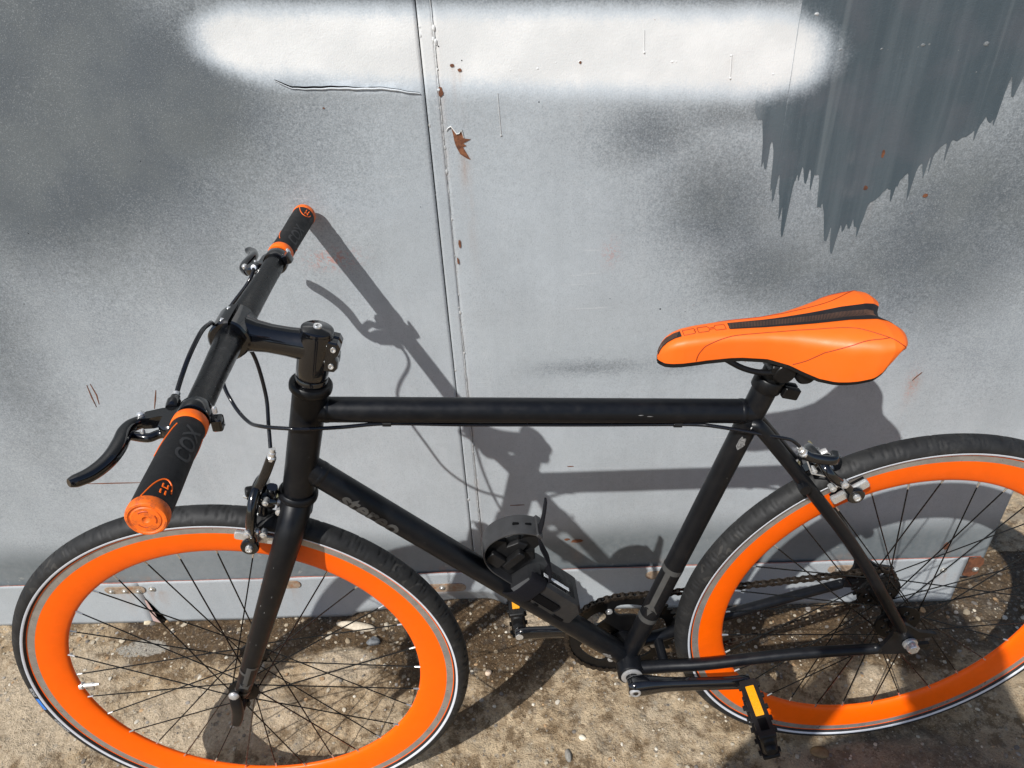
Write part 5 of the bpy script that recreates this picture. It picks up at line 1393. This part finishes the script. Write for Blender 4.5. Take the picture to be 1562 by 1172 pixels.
# cranks and pedals
g = G(); g.tube([bb + Yv * -.055, bb + Yv * .060], .0095, 16); g.lathe([(.010, 0), (.0162, 0), (.0168, .001), (.0168, .0025), (.0140, .0035), (.010, .0035)], bb + Yv * -.0350, -Yv, 32, m=1)
put('bottom_bracket', g, [M['satin'], M['alu']], bike)
def make_crank(s):
    d = vec(math.cos(crank_a), 0, math.sin(crank_a)) * (1 if s < 0 else -1)
    nz = vec(-math.sin(crank_a), 0, math.cos(crank_a))
    y0 = .054; y1 = .070
    L = [(-.010, y0), (0, y0), (.022, y0 + .001), (.05, y0 + .004), (.10, y0 + .010), (.145, y1 - .001), (.165, y1), (.176, y1)]
    P = [bb + d * a + Yv * s * b for a, b in L]
    w = [(.0090, .0120), (.0140, .0165), (.0125, .0160), (.0090, .0122), (.0074, .0112), (.0070, .0120), (.0072, .0130), (.0062, .0085)]
    Ps = smooth_path(P, 4); kk = np.linspace(0, 1, len(Ps))
    ws = list(zip(np.interp(kk, np.linspace(0, 1, len(w)), [x[0] for x in w]), np.interp(kk, np.linspace(0, 1, len(w)), [x[1] for x in w])))
    g = G(); g.tube(Ps, ws, 24, up=Yv, sq=.72)
    c = put('crank_arm', g, M['gloss'], bike)
    g = G(); q = bb + Yv * s * (y0 + .0125); g.lathe([(0, 0), (.0040, 0), (.0044, .0014), (.0072, .0018), (.0085, .0008), (.0092, -.002), (.0092, -.006)], q, Yv * s, 24); put('crank_bolt', g, M['alu'], c)
    pe = bb + d * .170
    g = G(); g.lathe([(0, -.0072), (.0065, -.0072), (.0066, -.0055), (.0066, .0055), (.0068, .0072)], pe + Yv * s * y1, Yv * s, 18); put('axle_end', g, M['chrome'], c)
    # platform pedal hanging on edge
    tilt = math.radians(103 if s < 0 else 92)
    e = vec(math.cos(tilt), 0, math.sin(tilt)); f_ = vec(-math.sin(tilt), 0, math.cos(tilt))     # e runs across the platform (upward), f is its thickness
    o = pe + Yv * s * (y1 + .008)
    p = lambda y, a, b: o + Yv * s * y + e * a + f_ * b
    g = G()
    g.tube([p(0, 0, 0), p(.012, 0, 0), p(.030, 0, 0), p(.098, 0, 0), p(.102, 0, 0)], [.0085, .0105, .0085, .0075, .0060], 14)
    for a in (-1, 1):
        g.box(p(.054, a * .027, 0), Yv, f_, e, .092, .0250, .0075, bev=.0022)
        for k in range(5):
            y = .018 + .018 * k
            g.box(p(y, a * .027, .0137), Yv, f_, e, .006, .0045, .006, bev=.001); g.box(p(y, a * .027, -.0137), Yv, f_, e, .006, .0045, .006, bev=.001)
    for y in (.012, .096):
        g.box(p(y, 0, 0), f_, e, Yv, .0230, .054 if y < .05 else .048, .010, bev=.009)
    for y in (.038, .066): g.box(p(y, 0, 0), Yv, f_, e, .006, .018, .050)
    ped = put('pedal', g, M['plastic'], bike)
    for a in (-1, 1):
        g = G(); g.box(p(.044, a * .0312, 0), Yv, f_, e, .048, .0125, .0026, bev=.001)
        put('reflector', g, M['amber'], ped, smooth=False)
        g = G(); g.box(p(.081, a * .0308, 0), Yv, f_, e, .018, .0120, .0010); put('socket', g, M['dark'], ped, smooth=False)
    g = G(); g.lathe([(0, .006), (.0075, .006), (.0090, .004), (.0095, -.002)], p(.101, 0, 0), Yv * s, 18); put('pedal_cap', g, M['plastic'], ped)
for s in (-1, 1): make_crank(s)

# --- saddle, post, clamp
XN, XR = -.3890, -.1130
def half_w(u): return np.interp(u, [0, .010, .03, .06, .10, .16, .30, .45, .56, .66, .76, .86, .92, .955, .98, .992, 1.0], [.0020, .0072, .0122, .0162, .0188, .0205, .0220, .0262, .0345, .0478, .0615, .0698, .0706, .0686, .0640, .0590, .0500])
def top_z(u): return np.interp(u, [0, .008, .02, .04, .07, .11, .16, .25, .45, .65, .8, .92, .97, 1], [.8500, .8580, .8650, .8710, .8755, .8785, .8800, .8812, .8820, .8848, .8880, .8885, .8860, .8810])
def low_z(u): return np.interp(u, [0, .03, .1, .2, .35, .46, .54, .60, .66, .72, .80, .88, .95, 1.0], [.8470, .8455, .8470, .8495, .8505, .8480, .8420, .8350, .8295, .8285, .8335, .8420, .8530, .8640])
def depth(u): return top_z(u) - low_z(u)
def sad(u, t, lift=0.0):
    """point on the saddle; t from -1 (left lower edge) over 0 (centre) to 1"""
    w = half_w(u); a = abs(t); sg = 1 if t > 0 else -1
    k = min(a / .72, 1.0); m_ = max(0.0, (a - .72) / .28)
    y = w * (math.sin(k * PI / 2) ** 1.0 * .97 + .03 * math.sin(m_ * PI) )
    if m_ > 0: y = w * (.97 + .03 * math.sin(m_ * PI * .6) - .05 * m_)
    z = top_z(u) - depth(u) * (.34 * (1 - math.cos(k * PI / 2)) ** 1.6 + .66 * m_)
    ch = .0014 * math.exp(-(y / .011) ** 2) * float(np.interp(u, [.4, .7, 1], [0, 1, 1.2]))
    z -= ch
    rise = .0022 * float(np.interp(u, [.55, .8, 1], [0, 1, .8])) * math.sin(min(k, 1) * PI)
    z += rise
    notch = float(np.interp(u, [.72, .9, 1.0], [0, .35, 1])) * .017 * math.exp(-(y / .024) ** 2)
    back = float(np.interp(u, [.85, 1], [0, 1])) * .012 * (y / .07) ** 2 * .6
    x = XN + u * (XR - XN) - notch - back
    x -= .016 * m_ * (max(0, u - .80) / .20) ** 1.5
    # the whole saddle sits a few degrees askew on its post
    rx, ry = x + .245, sg * y
    return vec(-.245 + rx * SC_C + ry * SC_S, -rx * SC_S + ry * SC_C, z - .012 * max(0, .3 - u))
SC_C, SC_S = math.cos(math.radians(3.2)), math.sin(math.radians(3.2))
US = np.concatenate([np.linspace(0, .12, 14), np.linspace(.13, .9, 46), np.linspace(.905, 1, 26)]); TS = np.linspace(-1, 1, 61)
V = np.array([[sad(u, t) for t in TS] for u in US]); nu, nt = len(US), len(TS)
F = [(i * nt + j, i * nt + j + 1, (i + 1) * nt + j + 1, (i + 1) * nt + j) for i in range(nu - 1) for j in range(nt - 1)]
g = G(); g.add(V.reshape(-1, 3), F)
eN, eR = V[0], V[-1]
saddle = put('saddle', g, M['vinyl'], bike, sharp=75)
# shell underneath
g = G()
ring = np.concatenate([V[:, 0], eR, V[::-1, -1], eN[::-1]])
inx = np.concatenate([np.zeros(len(V)), np.full(len(eR), -.010), np.zeros(len(V)), np.full(len(eN), .004)])
ring = ring - [0, 0, .0004]
low = ring * [1, .97, 1] - [0, 0, .0050]; low[:, 0] += inx * .3
inn = ring * [1, .84, 1] - [0, 0, .0035]; inn[:, 0] += inx
m_ = len(ring); g.add(np.concatenate([ring, low, inn]), [(a * m_ + i, a * m_ + (i + 1) % m_, (a + 1) * m_ + (i + 1) % m_, (a + 1) * m_ + i) for a in range(2) for i in range(m_)])
c_ = (inn * [1, 0, 1] + [0, 0, .002]); c_[:, 0] = np.minimum(c_[:, 0], V[-1, len(TS) // 2, 0] - .010); g.add(np.concatenate([inn, c_]), [(i, (i + 1) % m_, m_ + (i + 1) % m_, m_ + i) for i in range(m_)])
put('saddle_shell', g, M['plastic'], saddle, sharp=50)
def sad_frame(u, t, lift):
    p = sad(u, t); a = sad(min(u + .006, 1), t) - sad(max(u - .006, 0), t); b = sad(u, min(t + .02, 1)) - sad(u, max(t - .02, -1))
    n = unit(np.cross(a, b)); n = n if n[2] > -.2 else -n
    return p + n * lift
def t_of(u, y):
    w = float(half_w(u)); s = min(max(abs(y) / (w * .97), 0), 1)
    return math.copysign(math.asin(s) / (PI / 2) * .72, y)
def strip(u0, u1, hw, name, mat, n=60, lift=.0006):
    V = []; us = np.linspace(u0, u1, n)
    for u in us:
        h = hw(u)
        for k in (-1, -.5, 0, .5, 1): V.append(sad_frame(u, t_of(u, k * h), lift))
    put(name, G().add(V, [(i * 5 + j, i * 5 + j + 1, (i + 1) * 5 + j + 1, (i + 1) * 5 + j) for i in range(n - 1) for j in range(4)]), mat, saddle)
M['strip'] = plain('black_centre_strip', (.009, .0075, .0085), .55)
strip(.300, .998, lambda u: float(np.interp(u, [.3, .5, .75, .9, .985], [.0070, .0092, .0145, .0180, .0215])), 'centre_strip', M['strip'])
strip(.004, .098, lambda u: float(np.interp(u, [0, .03, .098], [.0030, .0052, .0060])), 'nose_strip', M['strip'], 24)
def hatch(u0, u1, n, hw):
    g = G()
    for i in range(n):
        u = u0 + (u1 - u0) * i / n; h = hw(u)
        pts = [sad_frame(u + .006 * k, t_of(u, k * h), .0008) for k in (-1, -.5, 0, .5, 1)]
        g.tube(pts, [(.00025, .00034)] * 5, 4)
    return g
put('strip_weave', hatch(.303, .965, 105, lambda u: float(np.interp(u, [.3, .6, .965], [.0056, .0056, .0068]))), M['bronze'], saddle, kind='stuff')
put('strip_weave', hatch(.006, .088, 15, lambda u: float(np.interp(u, [0, .03, .088], [.0022, .0040, .0048]))), M['bronze'], saddle, kind='stuff')
def seamline(pts, r=.00055, name='seam_line', mat=None):
    Q = []
    P = smooth_path([vec(u, t, 0) for u, t in pts], 8)
    for u, t, _ in P: Q.append(sad_frame(min(max(u, 0), 1), min(max(t, -1), 1), .0001))
    put(name, G().tube(Q, r, 6), mat or M['seam'], saddle)
for s in (-1, 1):
    seamline([(.155, s * .98), (.165, s * .84), (.20, s * .68), (.26, s * .52), (.33, s * .42), (.45, s * .36), (.58, s * .29), (.70, s * .25), (.78, s * .26), (.86, s * .36), (.93, s * .50), (.97, s * .66), (.985, s * .80)])
    seamline([(.555, s * .97), (.60, s * .86), (.66, s * .72), (.74, s * .57), (.82, s * .47), (.905, s * .44)])
# outline emblem pressed into the nose: two open brackets either side of a bar
def emblem(pts):
    Q = [sad_frame(u, t_of(u, y), .0002) for u, y in pts]
    put('emblem_line', G().tube(Q + Q[:1], .00055, 6), M['seam'], saddle)
def uy(a, b): return (.108 + a, b)
emblem([uy(0, .0055), uy(.000, -.0055), uy(.045, -.0055), uy(.0515, -.0015), uy(.046, .0000), uy(.052, .0025), uy(.046, .0055)])
emblem([uy(.062, .0055), uy(.062, -.0055), uy(.104, -.0055), uy(.110, -.0020), uy(.132, -.0015), uy(.136, -.0055), uy(.178, -.0055), uy(.178, .0055), uy(.138, .0055), uy(.132, .0015), uy(.110, .0010), uy(.104, .0055)])
# rails
g = G()
for s in (-1, 1):
    P = smooth_path([(-.340, s * .008, .8590), (-.318, s * .011, .8500), (-.290, s * .018, .8340), (-.262, s * .0215, .8270), (-.222, s * .0220, .8270), (-.190, s * .026, .8330), (-.160, s * .034, .8480), (-.145, s * .038, .8560)], 6)
    g.tube(P, .0036, 10)
put('saddle_rail', g, M['satin'], saddle)
g = G(); p0 = st_top - sd * .02; p1 = bb + sd * (.822 - .2798) / sd[2]
g.tube([p0, p1], .0136, 28)
post = put('seat_post', g, M['satin'], bike)
g = G(); c = vec(-.2410, 0, .8250)
g.lathe([(0, -.027), (.012, -.027), (.0145, -.024), (.0145, .024), (.012, .027), (0, .027)], c, Yv, 24); g.box(c + vec(0, 0, .007), (1, 0, 0), Yv, (0, 0, 1), .034, .052, .010, bev=.003)
g.lathe([(0, -.030), (.010, -.030), (.013, -.026), (.013, .026), (.010, .030), (0, .030)], c + vec(.026, 0, -.004), Yv, 22)
put('rail_clamp', g, M['satin'], post)
g = G(); cc = bb + sd * (.7965 - .2798) / sd[2]
g.lathe([(.0150, -.0085), (.0178, -.0085), (.0188, -.0070), (.0188, .0070), (.0178, .0085), (.0140, .0085)], cc, sd, 36)
e1 = unit(vec(sd[2], 0, -sd[0]))
for s in (-1, 1): g.box(cc + e1 * .0265 + Yv * s * .0052 - sd * .001, e1, sd, Yv, .021, .0150, .0085, bev=.002)
cl = put('seat_clamp', g, M['satin'], bike)
g = G(); g.lathe([(0, .0015), (.0018, .0015), (.0030, .0008), (.0032, -.003)], cc + e1 * .0310 - Yv * .0100 - sd * .001, -Yv, 14); put('clamp_bolt', g, M['alu'], cl)

# --- lock holder on the down tube
TD = -dd; NN = unit(vec(TD[2] * 1.0, 0, -TD[0])); NN = NN if NN[2] > 0 else -NN
H = lambda t, n, y=0.0: bb + TD * t + NN * n + Yv * y
g = G()
poly = [(.160, .020), (.164, .046), (.178, .057), (.262, .057), (.276, .050), (.280, .018), (.166, .016)]
g.prism(poly, H(0, 0, -.029), TD, NN, (-1 if np.cross(TD, NN)[1] < 0 else 1) * .058, bevel=.004)
hold = put('lock_holder', g, M['greyplastic'], bike, label='grey plastic lock holder strapped to the down tube', sharp=28)
g = G()   # side windows and lower slots
g.box(H(.225, .032, -.0292), TD, NN, Yv, .052, .015, .0024, bev=.005)
put('side_window', g, M['dark'], hold)
for t in (.265, .248, .232, .186):
    g = G(); g.box(H(t, .0185, -.0293), TD, NN, Yv, .010 if t != .186 else .022, .0052, .0020, bev=.0018); put('slot', g, M['dark'], hold)
g = G(); g.box(H(.222, .0585, -.006), TD, Yv, NN, .072, .030, .0030, bev=.002); put('label_plate', g, M['gloss'], hold)
# white marking on the plate: small unreadable capitals in the photograph, so two rows of plain bars
g = G(); tt_ = .253
for k, (w_, h_) in enumerate([(.006, .0056), (.0035, .0045), (.0045, .0040), (.004, .0046), (.005, .0050), (.0035, .0055), (.005, .0050), (.0045, .0056), (.005, .0050), (.004, .0056)]):
    g.box(H(tt_ - w_ / 2, .0606, -.013), TD, Yv, NN, w_, h_, .0006); tt_ -= w_ + .0007
put('plate_marking', g, M['white_print'], hold, smooth=False)
# curved cradle
def band_path(pts, hw, th, name, mat, parent, n=7, y0=0.0):
    P = smooth_path([H(t, n_, y0) for t, n_ in pts], n); k = len(P)
    w = [hw(i / (k - 1)) if callable(hw) else hw for i in range(k)]
    return put(name, G().tube(P, [(x, th) for x in w], 12, up=Yv, sq=.45), mat, parent)
band_path([(.270, .020), (.296, .020), (.322, .022), (.344, .032), (.356, .050), (.356, .071), (.347, .091), (.334, .104), (.318, .112)], .0185, .0015, 'cradle', M['cradle'], hold)
g = G(); g.box(H(.3160, .1130), Yv, TD, NN, .039, .009, .0050, bev=.001); put('cradle_lip', g, M['cradle'], hold)
for k in (-1, 1):
    g = G(); g.box(H(.337 - .007 * k, .1020 + .0052 * k, 0), Yv, unit(TD - NN * .8), unit(NN + TD * .8), .0035, .009, .004, bev=.001); put('slot', g, M['dark'], hold)
g = G(); poly = [(.282, .018), (.330, .022), (.345, .040), (.347, .058), (.334, .066), (.326, .058), (.318, .076), (.304, .080), (.300, .064), (.288, .078), (.276, .066)]
sgn_ = (-1 if np.cross(TD, NN)[1] < 0 else 1)
g.prism(poly, H(0, 0, -.003), TD, NN, sgn_ * .019, bevel=.002)
g.box(H(.306, .052, -.010), TD, NN, Yv, .012, .036, .010, bev=.002); g.box(H(.326, .036, -.008), TD, NN, Yv, .026, .018, .012, bev=.002)
g.prism([(.286, .050), (.310, .060), (.318, .092), (.300, .100), (.286, .085)], H(0, 0, .004), TD, NN, sgn_ * .012, bevel=.001)
put('inner_bracket', g, M['plastic'], hold)
band_path([(.246, .018), (.240, .044), (.245, .064), (.260, .078), (.280, .088), (.298, .097), (.312, .110), (.322, .126), (.334, .142), (.347, .158)], lambda f: .0175 * (1 - f) + .0060 * f, .0016, 'strap', M['velcro'], hold, y0=-.006)
# the strap lies across the near side of the holder too
P = [H(.262, .058, -.020), H(.262, .054, -.030), H(.262, .040, -.0315), H(.262, .020, -.0305), H(.262, .004, -.022), H(.262, -.006, -.012)]
g = G(); g.tube(smooth_path(P, 5), [(.015, .0014)] * 26, 12, up=TD, sq=.45); put('strap', g, M['velcro'], hold)

# ------------------------------------------------------------------ the photographer, out of frame, whose shadow falls on the lower right
def skin_body(J, E, rad, root):
    me = bpy.data.meshes.new('body'); me.from_pydata(J, E, [])
    o = bpy.data.objects.new('body', me); C.objects.link(o)
    k = o.modifiers.new('skin', 'SKIN'); k.use_smooth_shade = True
    for i, r in enumerate(rad):
        me.skin_vertices[0].data[i].radius = r if isinstance(r, tuple) else (r, r)
        me.skin_vertices[0].data[i].use_root = (i == root)
    u = o.modifiers.new('sub', 'SUBSURF'); u.levels = 2; u.render_levels = 2
    dg = bpy.context.evaluated_depsgraph_get()
    out = bpy.data.meshes.new_from_object(o.evaluated_get(dg))
    bpy.data.objects.remove(o)
    return out
M['skin'] = plain('skin', (.42, .25, .18), .5); M['jacket'] = plain('dark_jacket', (.03, .034, .045), .8); M['trousers'] = plain('blue_trousers', (.035, .05, .09), .8)
M['shoe'] = plain('grey_shoe', (.12, .12, .12), .7); M['hair'] = plain('brown_hair', (.025, .016, .010), .6)
PX, PY = -.610, -1.440
J = [(PX, PY - .02, .95), (PX, PY - .01, 1.10), (PX, PY, 1.25), (PX, PY + .005, 1.38), (PX, PY + .02, 1.47), (PX + .005, PY + .04, 1.54),
     (PX - .17, PY, 1.40), (PX - .262, PY + .13, 1.175), (-.640, -1.165, 1.335), (PX + .17, PY, 1.40), (PX + .270, PY + .14, 1.175), (-.385, -1.160, 1.330),
     (PX - .095, PY - .02, .88), (PX - .105, PY + .02, .50), (PX - .11, PY - .02, .10), (PX - .12, PY + .10, .045),
     (PX + .095, PY - .02, .88), (PX + .105, PY + .03, .50), (PX + .11, PY - .02, .10), (PX + .12, PY + .10, .045)]
E_ = [(0, 1), (1, 2), (2, 3), (3, 4), (4, 5), (3, 6), (6, 7), (7, 8), (3, 9), (9, 10), (10, 11), (0, 12), (12, 13), (13, 14), (14, 15), (0, 16), (16, 17), (17, 18), (18, 19)]
RD = [(.155, .115), (.150, .110), (.165, .120), (.150, .105), .062, .055, .070, .052, .034, .070, .052, .034, .095, .068, .050, .040, .095, .068, .050, .040]
person = link('person', None, label='person in a dark jacket photographing the bicycle, whose shadow darkens the lower right corner', category='person')
bme = skin_body(J, E_, RD, 0)
for x in ('jacket', 'trousers', 'skin', 'shoe'): bme.materials.append(M[x])
for f in bme.polygons:
    c = f.center
    hand = min((c - Vector(J[8])).length, (c - Vector(J[11])).length) < .035
    f.material_index = 2 if (hand or c.z > 1.475) else 0 if c.z > .90 else 1 if c.z > .11 else 3
link('body', bme, person)
# head with brow, nose, mouth, ears, hair
hc = vec(PX + .010, PY + .062, 1.620)
def head_pt(d):
    x, y, z = d
    r = vec(.076 * x, .096 * y, .118 * z)
    if z < -.2: r[:2] *= 1 - .28 * (-z - .2)
    nose = math.exp(-((x / .16) ** 2 + ((z + .10) / .20) ** 2)) * (y > 0) * .022
    brow = math.exp(-((z - .18) / .10) ** 2) * (y > .3) * .005; chin = math.exp(-((x / .35) ** 2 + ((z + .85) / .15) ** 2)) * (y > 0) * .012
    sock = -sum(math.exp(-(((x - s_ * .40) / .15) ** 2 + ((z - .03) / .11) ** 2)) for s_ in (-1, 1)) * (y > 0) * .010
    r[1] += nose + brow + chin + sock
    return hc + r
g = G(); V = []; n_ = 32; F = []
for i in range(n_ + 1):
    for j in range(n_):
        t = PI * i / n_; q_ = 2 * PI * j / n_
        V.append(head_pt((math.sin(t) * math.cos(q_), math.sin(t) * math.sin(q_), math.cos(t))))
F = [(i * n_ + j, (i + 1) * n_ + j, (i + 1) * n_ + (j + 1) % n_, i * n_ + (j + 1) % n_) for i in range(n_) for j in range(n_)]
g.add(V, F)
for s_ in (-1, 1): g.ball(hc + vec(s_ * .077, -.004, -.004), .030, sq=(.28, .62, 1))
headm = put('head', g, M['skin'], person)
g = G()
for s_ in (-1, 1): g.ball(hc + vec(s_ * .031, .083, .004), .0115)
put('eye', g, M['white_print'], headm, kind='stuff')
g = G(); g.tube([hc + vec(x, .092 - abs(x) * .35, -.058) for x in np.linspace(-.024, .024, 7)], [.0012, .0034, .0042, .0040, .0042, .0034, .0012], 8); put('mouth', g, M['orange_dark'], headm)
g = G(); V2h = []; idx = {}
for i in range(n_ + 1):
    for j in range(n_):
        t = PI * i / n_; q_ = 2 * PI * j / n_
        d = (math.sin(t) * math.cos(q_), math.sin(t) * math.sin(q_), math.cos(t))
        lim = .35 if d[1] > .2 else -.45 if d[1] < -.1 else -.05
        V2h.append(hc + (head_pt(d) - hc) * (1.09 + .02 * math.sin(i * 3.1 + j * 2.3) if d[2] > lim else .93))
g.add(V2h, F); put('hair', g, M['hair'], person)
Rm = np.array(CAM_R); cr, cu, cf = Rm[:, 0], Rm[:, 1], -Rm[:, 2]; cp = vec(-.5239, -1.0649, 1.3768)
pc = cp + cr * .012 - cf * .0095
g = G(); g.box(pc, cr, cu, cf, .158, .075, .008, bev=.004)
ph = put('phone', g, M['gloss'], label='black phone held level in both hands to take the photograph', category='phone')
g = G(); g.box(pc - cf * .0042, cr, cu, cf, .150, .069, .0006); put('screen', g, M['dark'], ph, smooth=False)
for s_, wrist in ((-1, J[8]), (1, J[11])):
    g = G(); wrist = vec(*wrist); edge = pc + cr * s_ * .083
    knuck = edge - cu * .010 - cf * .020 + cr * s_ * .012
    g.tube(smooth_path([wrist, wrist + (knuck - wrist) * .45, knuck, knuck + cu * .018], 4), [(.026, .020)] * 4 + [(.034, .018)] * 5 + [(.030, .015)] * 4, 14, up=cr)
    for k, ln in enumerate((.92, 1.0, .96, .80)):
        b_ = knuck + cu * (.022 - .017 * k)
        g.tube(smooth_path([b_, edge + cu * (.026 - .017 * k) + cr * s_ * .010, edge + cu * (.027 - .016 * k) + cf * .010 - cr * s_ * .004, edge + cu * (.026 - .015 * k) + cf * .012 - cr * s_ * .024 * ln], 4), list(np.linspace(.0095, .0068, 13)), 10)
    g.tube(smooth_path([knuck - cu * .012, edge - cu * .030 - cf * .012, edge - cu * .026 - cf * .014 - cr * s_ * .018, edge - cu * .018 - cf * .013 - cr * s_ * .034], 4), list(np.linspace(.0125, .0080, 13)), 10)
    put('hand', g, M['skin'], person)
